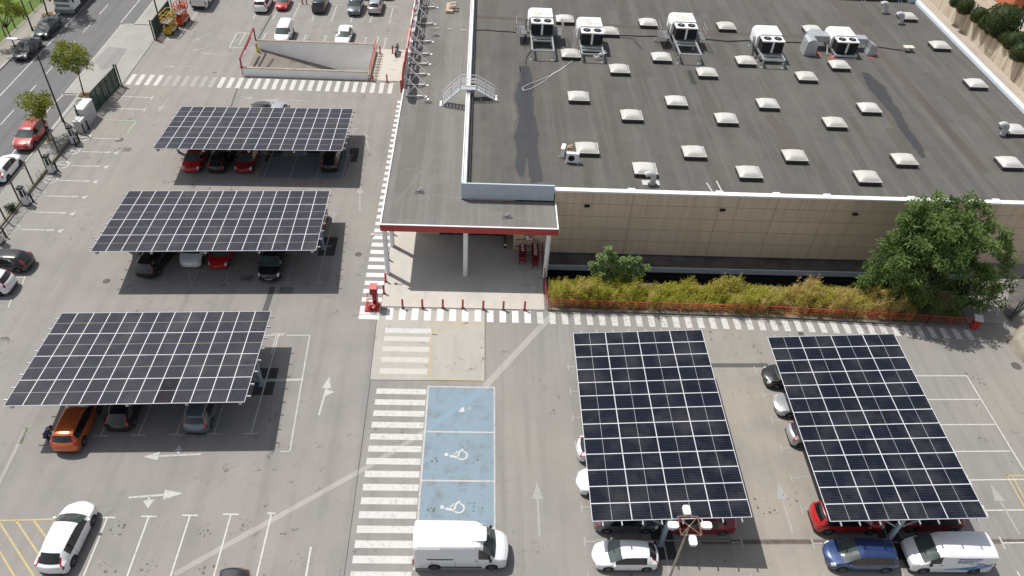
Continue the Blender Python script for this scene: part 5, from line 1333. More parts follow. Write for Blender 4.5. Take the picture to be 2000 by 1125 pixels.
gate('open green bar gate behind the yellow and orange lifts', -39.7, 97.2, -39.75, 91.0)
fence('dark fence continuing behind the far gate along the car park', [(-39.7, 98, 0), (-39.7, 130, 0)], 2.0, .0, 'dkgreen', 3, base=False)
def cabinet(label, cx, cy, wx, wy, h):
    t = thing('electric_cabinet', label, 'cabinet', (cx, cy, 0), R(-2), 'white electric cabinets by the fence')
    b = MB(); b.box(-wx/2, wx/2, -wy/2, wy/2, 0, h); b.box(-wx/2-.04, wx/2+.04, -wy/2-.04, wy/2+.04, h+.002, h+.08); b.build('body', pm('cabinet_render%d' % int(h*10), (.62, .62, .60), .8, var=.08), t)
    b = MB(); b.box(wx/2-.01, wx/2+.012, -wy/2+.15, wy/2-.15, .2, h-.3); b.build('door', M['light_grey'], t)
cabinet('big white rendered electric cabinet between the fence and the green gate', -40.6, 71.75, .85, 2.2, 1.85)
cabinet('small white electric cabinet beside the big one', -40.5, 69.75, .7, 1.0, 1.25)
def charger(label, px, py):
    p = g(px, py); t = thing('ev_charger', label, 'charger', (p.x, p.y, 0), 0, 'charging posts along the fence')
    b = MB(); b.prism([(-.20, -.22), (.20, -.22), (.20, .22), (-.20, .22)], .08, 1.72); b.build('body', M['white_metal'], t)
    b = MB(); b.prism([(-.22, -.24), (.22, -.24), (.24, -.1), (.24, .1), (.22, .24), (-.22, .24)], 1.722, 1.92); b.build('head', M['black'], t)
    b = MB(); b.box(.202, .215, -.12, .12, .95, 1.60); b.box(-.06, .17, -.235, -.222, .95, 1.66); b.build('screen', M['black'], t)
    b = MB(); b.box(-.35, .35, -.35, .35, 0, .078); b.build('plinth', M['seal'], t)
    b = MB(); b.tube([(.26, .1, 1.3), (.42, .15, .7), (.40, .05, .35), (.27, -.1, .8)], .025, 6); b.build('charging_cable', M['cable'], t)
for i, (px, py) in enumerate([(146, 280), (102, 337), (53, 399), (1, 474)]):
    charger(['white charging post with black head next to the small cabinet', 'white charging post second from the small cabinet, tree shade behind it', 'white charging post third from the small cabinet, dark shrub beside it', 'white charging post farthest from the cabinets, cut by the picture edge'][i], px, py)
def hoop(label, px, py):
    p = g(px, py); mb = MB(); pts = [(0, -.3, 0), (0, -.3, .7)]+[(0, -.3*math.cos(a*PI/6), .7+.25*math.sin(a*PI/6)) for a in range(1, 6)]+[(0, .3, .7), (0, .3, 0)]
    mb.tube(pts, .03, 8); o = mb.build('hoop_barrier', M['galv'], None, 40, p); tag(o, label, 'barrier', 'steel hoops along the fence')
hoop('steel hoop barrier beside the charger next to the small cabinet', 146, 266); hoop('steel hoop barrier by the fence between second and third chargers', 79, 350); hoop('steel hoop barrier beside the third charger', 57, 379)

# ================================================================== LAMP POSTS
def street_lamp(label, x, y, h, reach, mat='pole', dx=-1):
    t = thing('street_lamp', label, 'street lamp', (x, y, .1), 0, 'street lamps along the pavement')
    b = MB(); b.tube([(0, 0, 0), (0, 0, h)], [.10, .055], 10); b.lathe([(.13, 0), (.13, .4), (.10, .45)], 10); b.build('pole', M[mat], t, 40)
    b = MB(); b.tube([(0, 0, h-.05), (dx*.3*reach, 0, h+.12), (dx*reach, 0, h+.2)], .04, 6); b.build('arm', M[mat], t, 40)
    b = MB(); b.prism([(dx*reach, -.12), (dx*(reach+.2), -.2), (dx*(reach+.9), -.14), (dx*(reach+1.0), 0), (dx*(reach+.9), .14), (dx*(reach+.2), .2), (dx*reach, .12)], h+.14, h+.28); b.build('lamp_head', M['white_metal'], t)
street_lamp('tall dark street lamp rising from the pavement behind the fence, head over the saloon', -42.9, 71.15, 8.7, 1.3)
street_lamp('dark street lamp by the green strip across the street', -54.75, 91.8, 8.7, 1.3, dx=1)
street_lamp('dark street lamp beside the far green gate', -40.7, 95.6, 8.7, 1.3)
L0 = g(1347, 1026, 8.6)
lp = thing('car_park_lamp', 'four headed lamp post with rusty square frame in front of the navy carport', 'lamp post', (L0.x, L0.y, 0))
b = MB(); b.tube([(0, 0, 0), (0, 0, 8.55)], [.085, .05], 12); b.lathe([(.25, 0), (.25, .03), (.12, .04)], 12); b.build('pole', M['polebeige'], lp, 40)
fq = .53; b = MB()
for i in range(4):
    a0, a1 = PI/4+i*PI/2, PI/4+(i+1)*PI/2; p0 = Vector((fq*1.414*math.cos(a0), fq*1.414*math.sin(a0), 8.55)); p1 = Vector((fq*1.414*math.cos(a1), fq*1.414*math.sin(a1), 8.55))
    b.bar(p0, p1, .06); b.bar((0, 0, 8.5), p0, .05)
b.build('square_frame', M['rust'], lp)
for i in range(4):
    a = i*PI/2; lh = MB(Matrix.Rotation(a, 4, 'Z')); pr = [(.58, -.13), (.70, -.19), (1.05, -.19), (1.13, -.12), (1.13, .12), (1.05, .19), (.70, .19), (.58, .13)]
    lh.prism(pr, 8.52, 8.68); h_ = lh.build('lamp_head', M['white_metal'], lp)
    lb_ = MB(Matrix.Rotation(a, 4, 'Z')); lb_.box(.5, .579, -.05, .05, 8.53, 8.6); lb_.build('bracket', M['rust'], h_)
cctv = thing('wall_camera', 'small white camera arm reaching out from the corner pillar of the canopy', 'camera', (-7.62, 48.95, 4.2))
b = MB(); b.tube([(0, 0, 0), (-.75, 0, .05)], .04, 8); b.build('arm', M['white_metal'], cctv); b = MB(); b.lathe([(.02, -.22), (.14, -.2), (.15, -.05), (.05, 0)], 12, (-.8, 0, .08)); b.build('dome', M['light_grey'], cctv, 40)

# ================================================================== ENTRANCE THINGS
fp = thing('fire_pump', 'red fire pump cabinet with open cage frame standing at the pavement corner', 'fire pump', (-8.2, 44.75, .01)); fp.scale = (.66, .8, .78)
b = MB(); b.box(-.95, .75, -.55, .7, .0, .18); b.build('base', M['red'], fp)
b = MB()
for x in (-.6, .6):
    for y in (-.45, .45): b.bar((x, y, .18), (x, y, 1.7), .05)
for z in (.95, 1.7):
    b.bar((-.6, -.45, z), (.6, -.45, z), .05); b.bar((-.6, .45, z), (.6, .45, z), .05); b.bar((-.6, -.45, z), (-.6, .45, z), .05); b.bar((.6, -.45, z), (.6, .45, z), .05)
b.build('cage_frame', M['red'], fp)
b = MB(); b.box(.0, .5, .1, .55, .18, 1.95); b.build('column', M['darkred'], fp)
b = MB(); b.box(-.22, .62, -.1, .75, 1.952, 2.75); b.build('cabinet', M['darkred'], fp)
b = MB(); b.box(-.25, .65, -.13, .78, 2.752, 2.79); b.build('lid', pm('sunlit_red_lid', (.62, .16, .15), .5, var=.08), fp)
b = MB(); b.tube([(-.4, 0, .25), (-.4, 0, .7), (0, -.1, .75), (.3, -.2, .45)], .09, 8); b.lathe([(.24, .2), (.24, .75), (.1, .8)], 12, (-.35, -.2, 0)); b.lathe([(.18, .2), (.18, .6), (.05, .65)], 12, (.25, -.25, 0)); b.tube([(-.5, .3, .4), (.0, .3, .5), (.3, .2, .9)], .06, 8); b.build('pump', M['red'], fp, 40)
b = MB(); b.lathe([(.12, -.02), (.12, .02)], 12, (.1, -.47, .6), 'y'); b.tube([(-.2, -.3, .85), (.1, -.35, .9)], .05, 8); b.build('gauge', M['chrome'], fp)
# trolley bay
tbay = thing('trolley_bay', 'dark red tube frame of the trolley bay against the beige wall', 'trolley bay', (4.2, 52.1, .06))
b = MB(); b.tube([(-.85, .1, 0), (-.85, .1, 1.35), (1.15, .1, 1.35), (1.15, .1, 0)], .04, 8); b.tube([(-.85, .1, .6), (1.15, .1, .6)], .03, 6); b.build('frame', M['darkred'], tbay)
ps = MB(); ps.box(-.02, .62, .0, .03, 1.42, 1.95); ps.build('poster_board', M['seal'], tbay); ps = MB(); ps.box(.02, .58, -.012, -.002, 1.46, 1.91); pb_ = ps.build('poster', M['paper'], tbay)
ps = MB(); pts = []
for i in range(24): a = 2*PI*i/24; pts.append((.40+.0105*16*math.sin(a)**3, -.016, 1.76+.0105*(13*math.cos(a)-5*math.cos(2*a)-2*math.cos(3*a)-math.cos(4*a))))
ps.add(pts, [tuple(range(24))]); ps.build('heart', M['red'], pb_)
def make_cart(label, loc):
    t = thing('shopping_cart', label, 'shopping cart', loc, 0, 'nested shopping carts at the trolley bay')
    b = MB(); q0 = [(-.24, -.40), (.24, -.40), (.27, .40), (-.27, .40)]; q1 = [(-.27, -.44), (.27, -.44), (.30, .44), (-.30, .44)]
    for (a0, b0, a1, b1) in [(q0[i], q0[(i+1) % 4], q1[i], q1[(i+1) % 4]) for i in range(4)]: b.add([(*a0, .42), (*b0, .42), (*b1, .98), (*a1, .98)], [(0, 1, 2, 3)])
    b.add([(*q, .42) for q in q0], [(0, 1, 2, 3)]); b.build('basket', mesh_cart, t)
    b = MB()
    for x in (-.26, .26): b.tube([(x, -.42, .12), (x, .36, .16), (x, .42, 1.0)], .02, 6)
    b.build('frame', M['chrome'], t)
    b = MB(); b.bar((-.32, -.46, .98), (.32, -.46, .98), .06); b.build('front_rim', M['darkred'], t)
    b = MB(); b.box(-.13, .13, .33, .45, 1.02, 1.05); b.build('coin_tray', M['paper'], t)
    b = MB(); b.bar((-.30, .46, 1.03), (.30, .46, 1.03), .05); b.build('handle', M['darkred'], t)
    for x in (-.25, .25):
        for y in (-.36, .36): w_ = MB(); w_.lathe([(.065, -.02), (.065, .02)], 10, (x, y, .065), 'x'); w_.build('castor', M['rubber'], t)
    return t
mesh_cart = pm('cart_red_wire', (.20, .02, .03), .5, var=.3, scale=20)
ct = None; bx_ = g(1020, 519, .06); by2 = g(1045.5, 527, .06)
for row, (p, n, nm) in enumerate(((bx_, 4, 'shorter'), (by2, 7, 'longer'))):
    for i in range(n):
        lb = '%s red shopping cart from the front of the %s nested row' % (ORD[i], nm); loc = (p.x, p.y+.45+i*.235, .06)
        if ct is None: ct = make_cart(lb, loc)
        else: dup(ct, loc, None, lb)
rail('red railing along the side of the entrance pavement, from the trolleys to the hedge corner', [(5.72, 52.2, .06), (5.72, 45.1, .06)], 1.1, 'darkred', 3, None, 1.4)
hr_pts = [(5.85, 45.0, .15), (15, 44.9, .15), (24, 44.78, .15), (31, 44.45, .15), (37, 44.1, .15), (40.6, 43.85, .15)]
rail('long red railing in front of the yellow green bamboo hedge', hr_pts, 1.0, 'red', 3, None, 1.55)
hk = MB()
for a, b in zip(hr_pts, hr_pts[1:]): hk.add([(a[0], a[1]-.12, 0), (b[0], b[1]-.12, 0), (b[0], b[1]-.12, .15), (a[0], a[1]-.12, .15), (a[0], a[1]+.15, .15), (b[0], b[1]+.15, .15)], [(0, 1, 2, 3), (3, 2, 5, 4)])
struct(hk, 'planting_kerb', pm('dirty_kerb', (.20, .18, .155), .95, var=.3))
so_ = MB()
for i in range(24):
    for j in range(4):
        xs = [5.95+i*1.45, 5.95+(i+1)*1.45]; ys = []
        def yy(x, k): a = rail_y(x)+.12; return a+(47.88-a)*k/4
        def zz(x, k): return .12+.18*noise.noise(Vector((x*.5, k*.9, 2)))+.1*k
        so_.add([(xs[0], yy(xs[0], j), zz(xs[0], j)), (xs[1], yy(xs[1], j), zz(xs[1], j)), (xs[1], yy(xs[1], j+1), zz(xs[1], j+1)), (xs[0], yy(xs[0], j+1), zz(xs[0], j+1))], [(0, 1, 2, 3)])
struct(so_, 'planting_bed', M['soil'], smooth=60)
cb_ = thing('fire_cabinet', 'dark red cabinet with slanted white top at the end of the long red railing', 'cabinet', (*g(1900, 640)[:2], 0), R(-12)); cb_.scale = (.8, .8, .85)
b = MB(); b.box(-.3, .25, -.3, .3, 0, 1.25); b.build('body', M['red'], cb_); b = MB(); b.add([(-.42, -.4, 1.255), (.42, -.4, 1.255), (.42, .4, 1.45), (-.42, .4, 1.45), (-.42, -.4, 1.20), (.42, -.4, 1.20), (.42, .4, 1.40), (-.42, .4, 1.40)], [(0, 1, 2, 3), (7, 6, 5, 4), (0, 4, 5, 1), (1, 5, 6, 2), (2, 6, 7, 3), (3, 7, 4, 0)]); b.build('top', pm('card_top', (.6, .57, .55), .6, var=.2, scale=7), cb_)
b = MB(); b.tube([(.3, -.25, 0), (.3, -.25, 1.15), (.55, .2, 1.15), (.55, .2, 0)], .03, 6); b.build('tube_frame', M['red'], cb_)
# ground beyond the railing end, gate and stone bank
ec = MB(); ec.prism([tuple(g(*q)[:2]) for q in ((1910, 630), (1970, 633), (1952, 600), (1915, 590))], 0, .07); struct(ec, 'concrete_ramp', M['apron'])
ec = MB(); ec.prism([tuple(g(*q)[:2]) for q in ((1960, 612), (1975, 628), (2100, 500), (2040, 500), (1975, 560))], 0, .05); struct(ec, 'yard_paving', pm('dark_paving', (.12, .11, .105), .9, var=.3))
sgt = thing('yard_gate', 'green tube gate standing open at the dark yard beside the big tree', 'gate', (*g(1990, 608)[:2], 0), R(35))
b = MB()
for x in (-1.6, -.3, 1.5): b.bar((x, 0, 0), (x, 0, 2.0), .07)
for z in (.15, 1.1, 2.0): b.bar((-1.6, 0, z), (1.5, 0, z), .06)
b.bar((-1.6, 0, .15), (-.3, 0, 2.0), .05); b.bar((-.3, 0, 2.0), (1.5, 0, .15), .05); b.build('frame', M['dkgreen'], sgt)
b = MB(); b.add([(-1.6, .01, .15), (1.5, .01, .15), (1.5, .01, 2), (-1.6, .01, 2)], [(0, 1, 2, 3)]); b.build('wire_mesh', M['dkgreen'] if False else mesh_mat('gate_mesh', (.03, .05, .045), .08), sgt)
sb = MB(); base = [(43.45, 40.2), (43.0, 41.3), (43.3, 42.6), (44.3, 43.6), (45.6, 44.4), (60, 46), (60, 30), (44.6, 30), (44.0, 36)]
n = len(base); cx, cy = 50, 40; rings_ = [(1.0, 0), (1.0-.02, .55), (1.0-.05, .95), (.85, 1.15), (.5, 1.25)]
vs = []; fs_ = []
for k, h in rings_: vs += [(cx+(x-cx)*k+noise.noise(Vector((x, y, h)))*.12, cy+(y-cy)*k, h) for x, y in base]
for r_ in range(len(rings_)-1):
    for i in range(n): fs_.append((r_*n+i, r_*n+(i+1) % n, (r_+1)*n+(i+1) % n, (r_+1)*n+i))
fs_.append(tuple(range((len(rings_)-1)*n, len(rings_)*n))); sb.add(vs, fs_)
struct(sb, 'stone_bank', M['stone'], smooth=60)
rb = MB(); A, B = g(1970, 668), g(1992, 640); rb.bar((A.x, A.y, .12), (B.x, B.y, .2), .2, .22); tag(rb.build('rusty_beam', M['rust']), 'short rusty beam lying at the foot of the stone bank', 'beam')

# ================================================================== MOTORCYCLES
def motorcycle(label, x, y, heading, mat='black', seatm='seal'):
    t = thing('motorcycle', label, 'motorcycle', (x, y, .055), R(heading), 'motorcycles by the store')
    for xx, nm in ((.72, 'wheel'), (-.70, 'wheel')):
        b = MB(); b.lathe([(.20, -.06), (.30, -.055), (.315, 0), (.30, .055), (.20, .06)], 20, (xx, 0, .315), 'y'); w_ = b.build('wheel', M['rubber'], t, 40)
        b = MB(); b.lathe([(.19, -.03), (.19, .03)], 12, (xx, 0, .315), 'y'); b.build('rim', M['rim'], w_)
    b = MB(); b.box(-.30, .32, -.16, .16, .28, .62); b.tube([(-.7, .1, .32), (-.2, .1, .42)], .04, 6); b.tube([(-.75, -.16, .36), (-.1, -.18, .34)], .06, 8); b.build('engine', M['grey'], t)
    b = MB(); b.tube([(.45, 0, .86), (.25, 0, .92), (-.05, 0, .86), (-.15, 0, .78)], [.10, .17, .16, .08], 10); b.build('fuel_tank', M[mat], t, 40)
    b = MB(); b.tube([(-.12, 0, .80), (-.4, 0, .80), (-.75, 0, .92), (-.95, 0, .95)], [.10, .14, .12, .05], 8); b.build('seat', M[seatm], t, 40)
    b = MB()
    for s_ in (.09, -.09): b.tube([(.74, s_, .32), (.50, s_, .98)], .03, 6)
    b.build('fork', M['chrome'], t)
    b = MB(); b.tube([(.38, .38, 1.02), (.48, .15, 1.06), (.48, -.15, 1.06), (.38, -.38, 1.02)], .02, 6); b.build('handlebar', M['black'], t)
    for s_ in (1, -1): b = MB(); b.tube([(.45, .25*s_, 1.05), (.5, .36*s_, 1.2)], .012, 5); b.box(.47, .5, .36*s_-.07, .36*s_+.07, 1.16, 1.25); b.build('mirror', M['black'], t)
    b = MB(); b.lathe([(.02, .14), (.1, .08), (.1, 0)], 12, (.56, 0, .92), 'x'); b.build('headlight', M['head'], t)
    b = MB(); b.box(-1.02, -.95, -.08, .08, .80, .90); b.build('taillight', M['tail'], t); b = MB(); b.box(-1.06, -1.04, -.1, .1, .52, .70); b.build('number_plate', M['plate'], t)
motorcycle('dark grey motorcycle on the footway slab between the ramp railing and the sign band', *g(775, 106)[:2], 265, 'seal')
motorcycle('black motorcycle with white plate in the shade under the canopy', *g(985, 474, .05)[:2], 92, 'black')
# ================================================================== LIFTS
def lift(label, x, y, rz, m1, h=1.0):
    t = thing('scissor_lift', label, 'lift', (x, y, 0), rz, 'lifts parked by the far gate')
    b = MB(); b.prism([(-1.15, -.42), (-1.0, -.5), (1.0, -.5), (1.15, -.42), (1.15, .42), (1.0, .5), (-1.0, .5), (-1.15, .42)], .22, .75); b.prism([(-1.0, -.4), (-.2, -.4), (-.2, .4), (-1.0, .4)], .752, 1.05); b.build('chassis', M[m1], t)
    for xx in (-.75, .75):
        for s_ in (-.45, .45): w_ = MB(); w_.lathe([(.1, -.1), (.24, -.09), (.26, 0), (.24, .09), (.1, .1)], 16, (xx, s_, .26), 'y'); w_.build('wheel', M['rubber'], t, 40)
    b = MB()
    for s_ in (-.35, .35):
        for k in range(3): z = .8+.22*k; b.bar((-.95, s_, z), (.95, s_, z+.2), .06); b.bar((.95, s_, z), (-.95, s_, z+.2), .06)
    b.build('scissor_arms', M[m1], t)
    b = MB(); b.box(-1.15, 1.15, -.5, .5, 1.52, 1.62); b.build('platform', M['grey'], t)
    b = MB()
    for s_ in (-.48, .48):
        for xx in (-1.12, -.4, .4, 1.12): b.bar((xx, s_, 1.62), (xx, s_, 2.62), .06)
        for z in (1.75, 2.15, 2.62): b.bar((-1.12, s_, z), (1.12, s_, z), .06)
    for xx in (-1.12, 1.12):
        for z in (2.15, 2.62): b.bar((xx, -.48, z), (xx, .48, z), .06)
    b.build('guard_rail', M[m1], t)
    b = MB(); b.box(.6, 1.0, -.3, .3, 1.63, 2.1); b.build('control_box', M[m1], t)
    b = MB(); b.box(-.9, .9, -.512, -.502, .35, .6); b.build('side_plate', M['light_grey'], t)
lift('small yellow scissor lift beside the far green gate', -38.55, 93.1, R(84), 'yellow')
lift('orange red scissor lift standing behind the yellow one', -37.9, 95.9, R(84), 'orange')

# ================================================================== PERSON
def skin_body(name, pts, edges, rad, mat, parent, root=0, lev=2):
    me = bpy.data.meshes.new(name); me.from_pydata(pts, edges, []); o = bpy.data.objects.new(name, me); COL.objects.link(o)
    md = o.modifiers.new('skin', 'SKIN'); 
    for i, r_ in enumerate(rad): me.skin_vertices[0].data[i].radius = (r_, r_) if not isinstance(r_, tuple) else r_
    me.skin_vertices[0].data[root].use_root = True
    sb_ = o.modifiers.new('sub', 'SUBSURF'); sb_.levels = lev; sb_.render_levels = lev
    dg_ = bpy.context.evaluated_depsgraph_get(); m2 = bpy.data.meshes.new_from_object(o.evaluated_get(dg_)); m2.name = name
    bpy.data.objects.remove(o); m2.materials.clear(); m2.materials.append(mat); m2.polygons.foreach_set('use_smooth', [True]*len(m2.polygons))
    return link(name, m2, parent)
pr = thing('person', 'person in a dark blue jacket bending towards the orange car', 'person', (*g(98, 867)[:2], 0), R(25))
# faces +x, bent forward at the hips
B = [(0, 0, .92), (.10, 0, 1.08), (.22, 0, 1.24), (.34, 0, 1.36), (.42, 0, 1.43), (.50, 0, 1.50), (.57, 0, 1.56),
     (.30, .19, 1.36), (.36, .25, 1.10), (.52, .22, .92), (.58, .22, .90), (.30, -.19, 1.36), (.40, -.24, 1.12), (.60, -.20, 1.02), (.66, -.20, 1.01),
     (.0, .10, .88), (.06, .11, .48), (-.04, .11, .08), (.12, .12, .04), (0, -.10, .88), (.12, -.11, .48), (.04, -.11, .08), (.20, -.12, .04)]
E_ = [(0, 1), (1, 2), (2, 3), (3, 4), (4, 5), (5, 6), (3, 7), (7, 8), (8, 9), (9, 10), (3, 11), (11, 12), (12, 13), (13, 14), (0, 15), (15, 16), (16, 17), (17, 18), (0, 19), (19, 20), (20, 21), (21, 22)]
rad = [.13, .135, .14, .13, .055, .095, .085, .06, .045, .032, .035, .06, .045, .032, .035, .085, .06, .042, .04, .085, .06, .042, .04]
for hx, base_i in ((.62, 10), (.70, 14)):   # fingers and thumb
    bx0 = B[base_i]
    for k in range(4): B.append((bx0[0]+.05, bx0[1]-.024+.016*k, bx0[2]-.01)); E_.append((base_i, len(B)-1)); rad.append(.009); B.append((bx0[0]+.085-.006*abs(k-1.5), bx0[1]-.026+.017*k, bx0[2]-.035)); E_.append((len(B)-2, len(B)-1)); rad.append(.007)
    B.append((bx0[0]+.02, bx0[1]+.045, bx0[2]-.01)); E_.append((base_i, len(B)-1)); rad.append(.010)
body_ = skin_body('body', B, E_, rad, M['skin'], pr)
skin_body('jacket', B[:5]+B[7:10]+B[11:14], [(0, 1), (1, 2), (2, 3), (3, 4), (3, 5), (5, 6), (6, 7), (3, 8), (8, 9), (9, 10)], [.15, .155, .165, .15, .075, .08, .062, .046, .08, .062, .046], M['jacket'], pr)
skin_body('trousers', [B[0]]+B[15:18]+B[19:22], [(0, 1), (1, 2), (2, 3), (0, 4), (4, 5), (5, 6)], [.145, .10, .075, .06, .10, .075, .06], M['jeans'], pr)
hb_ = MB(); hb_.lathe([(.02, .125), (.075, .105), (.105, .05), (.108, 0), (.09, -.04)], 14, (.52, 0, 1.55)); hb_.build('hair', M['hair'], pr, 60)
for s_ in (1, -1):
    sh = MB(); q = B[17] if s_ > 0 else B[21]; sh.tube([(q[0]-.05, q[1], .05), (q[0]+.08, q[1], .06), (q[0]+.19, q[1], .04)], [.05, .055, .04], 8); sh.build('shoe', M['black'], pr, 60)
fc_ = MB()
for s_ in (1, -1): fc_.lathe([(.012, -.004), (.012, .004)], 8, (.635, s_*.033, 1.575), 'x')
fc_.lathe([(.022, -.02), (.008, .03)], 8, (.655, 0, 1.545), 'x'); fc_.build('face', M['hair'], body_)
# ================================================================== VEGETATION
def leaf_quad(mb, p, d, L, W, roll):
    """one leaf: a bent pair of quads along direction d"""
    u = Vector((0, 0, 1)) if abs(d.z) < .9 else Vector((1, 0, 0)); s_ = d.cross(u).normalized(); n_ = s_.cross(d)
    s_ = (s_*math.cos(roll)+n_*math.sin(roll))*(W/2); e = p+d*L; m_ = p+d*(L*.5)+Vector((0, 0, L*.10))
    o = len(mb.v); mb.v += [tuple(p), tuple(m_-s_), tuple(e-Vector((0, 0, L*.12))), tuple(m_+s_)]; mb.f.append([o, o+1, o+2, o+3]); mb.mi.append(mb.cur)
def rdir(r, up=0.):
    while True:
        v = Vector((r.uniform(-1, 1), r.uniform(-1, 1), r.uniform(-1, 1)+up))
        if .05 < v.length: return v.normalized()
def clump(mb, r, c, rad, n, L, W, shell=.5, droop=0.):
    for _ in range(n):
        d = rdir(r, .25); k = r.random()**shell; p = Vector(c)+Vector((d.x*rad[0], d.y*rad[1], d.z*rad[2]))*k
        q = (d*.7+rdir(r)*.8); q.z -= droop; leaf_quad(mb, p, q.normalized(), L*r.uniform(.7, 1.3), W*r.uniform(.7, 1.2), r.uniform(-.9, .9))
def limb(mb, a, b, r0, r1, r, n=5, wob=.12):
    a, b = Vector(a), Vector(b); pts = []; L = (b-a).length
    for i in range(n+1): pts.append(a.lerp(b, i/n)+(Vector((r.uniform(-1, 1), r.uniform(-1, 1), 0))*wob*L*.3 if 0 < i < n else Vector()))
    mb.tube(pts, [r0+(r1-r0)*i/n for i in range(n+1)], 8); return pts
# the big tree by the railing end
def big_tree():
    r = random.Random(5); bx, by_ = 38.3, 46.2
    t = thing('broadleaf_tree', 'big dense green tree overhanging the end of the red railing and the store wall', 'tree', (bx, by_, 0))
    tk = MB(); limb(tk, (0, 0, -.1), (-.2, .4, 3.0), .32, .22, r)
    def pt(px, py, Y):
        d = AX*((px-1000)/F_PX) - AY*((py-562.5)/F_PX) + AZ; k = Y/d.y; return Vector((d.x*k-bx, Y-by_, CAM_H+d.z*k))
    lobes = []
    for px, py, Y, q in ((1700, 592, 46.6, .95), (1692, 560, 46.8, .8), (1712, 520, 47.0, 1.0), (1718, 488, 47.2, .85), (1752, 478, 47.2, 1.0), (1765, 440, 47.4, .9), (1790, 418, 47.6, 1.0), (1822, 398, 47.8, .95), (1845, 402, 47.9, .9), (1880, 408, 47.9, .95),
        (1898, 396, 47.9, .8), (1918, 404, 47.8, .75), (1920, 432, 47.6, .85), (1945, 452, 47.4, .95), (1962, 478, 47.2, .95), (1964, 512, 46.9, .9), (1958, 548, 46.6, .9), (1944, 580, 46.2, .9), (1905, 592, 45.7, .95), (1865, 598, 45.3, .9), (1825, 596, 45.2, .9), (1785, 598, 45.4, .85), (1748, 596, 45.8, .85),
        (1735, 545, 46.0, 1.1), (1760, 515, 45.6, 1.15), (1800, 480, 45.6, 1.25), (1790, 545, 44.9, 1.2), (1830, 515, 44.7, 1.3), (1845, 455, 45.6, 1.25), (1885, 450, 45.8, 1.2), (1880, 500, 44.9, 1.3), (1925, 490, 45.8, 1.2), (1915, 540, 45.2, 1.25), (1860, 555, 44.5, 1.25), (1830, 435, 46.4, 1.0), (1815, 575, 44.8, 1.0), (1765, 575, 45.2, 1.0), (1900, 570, 45.0, 1.0), (1935, 545, 45.6, 1.0)):
        lobes.append((pt(px, py, Y), q))
    C0 = Vector((-1.3, 1.6, 5.4))
    for i in range(34):
        d = rdir(r, .1); k = .3+.6*r.random(); p = Vector((C0.x+d.x*4.4*k, C0.y+d.y*2.6*k, C0.z+d.z*3.2*k))
        if p.z > 1.6: lobes.append((p, r.uniform(.8, 1.2)))
    for i, (p, _) in enumerate(lobes):
        if i % 4 == 0: limb(tk, (-.2+.1*r.uniform(-1, 1), .4, 2.2+r.random()), tuple(p), .13, .03, r, 4)
    tk.build('trunk', M['bark'], t, 60)
    cr_ = MB()
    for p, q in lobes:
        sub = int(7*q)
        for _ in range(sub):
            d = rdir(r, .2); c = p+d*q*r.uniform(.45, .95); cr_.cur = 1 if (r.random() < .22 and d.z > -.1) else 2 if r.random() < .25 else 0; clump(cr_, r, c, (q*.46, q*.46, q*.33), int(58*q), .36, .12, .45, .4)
    link('crown', cr_.mesh('crown', [M['leaf'], M['leaf_hi'], M['leaf_lo']], None, False), t)
big_tree()
def small_tree_mesh(seed, H=4.0, RX=2.0, RZ_=1.3, n=26, leafn=85, base_h=2.3, L=.30, W=.13):
    r = random.Random(seed); tk = MB(); top = limb(tk, (0, 0, 0), (.15, .1, base_h), .075, .06, r, 5, .05)
    cr_ = MB(); C0 = Vector((.15, .1, H))
    for i in range(n):
        d = rdir(r, .25); k = .35+.65*r.random()**.6; p = C0+Vector((d.x*RX*k, d.y*RX*k, d.z*RZ_*k)); q = r.uniform(.35, .75)
        if i % 2 == 0: limb(tk, top[-1], tuple(p), .035, .012, r, 4, .15)
        clump(cr_, r, p, (q, q, q*.65), int(leafn*q*1.6), L, W, .5, .25)
    return tk.mesh('trunk', M['bark'], 60), cr_.mesh('crown', M['leaf_light'], None, False)
STM = [small_tree_mesh(3, 4.2, 2.15, 1.15), small_tree_mesh(8, 3.7, 1.7, 1.25, 22), small_tree_mesh(21, 4.6, 2.4, 1.7, 34)]
def street_tree(label, x, y, k, sc=1., rz=0.):
    t = thing('street_tree', label, 'tree', (x, y, .05), rz, 'young street trees'); t.scale = (sc, sc, sc); link('trunk', STM[k][0], t); link('crown', STM[k][1], t)
    pt = MB(); pt.poly([(-.5, -.5), (.5, -.5), (.5, .5), (-.5, .5)], .078); pt.build('tree_pit', M['soil'], t)
street_tree('young street tree with yellow green crown beside the open gate', -42.95, 76.75, 0, 1.06)
street_tree('young street tree with yellow green crown over the faded red car', -43.0, 67.9, 1, .98, 1.2)
street_tree('street tree across the road above the anthracite saloon, cut by the picture edge', -54.9, 87.4, 2, 1.0, 2.2)
street_tree('tall street tree across the road behind the green black saloon', -54.85, 96.4, 2, 1.3, .7)
street_tree('street tree across the road farther along the green strip', -54.9, 104.5, 0, 1.2, 2.9)
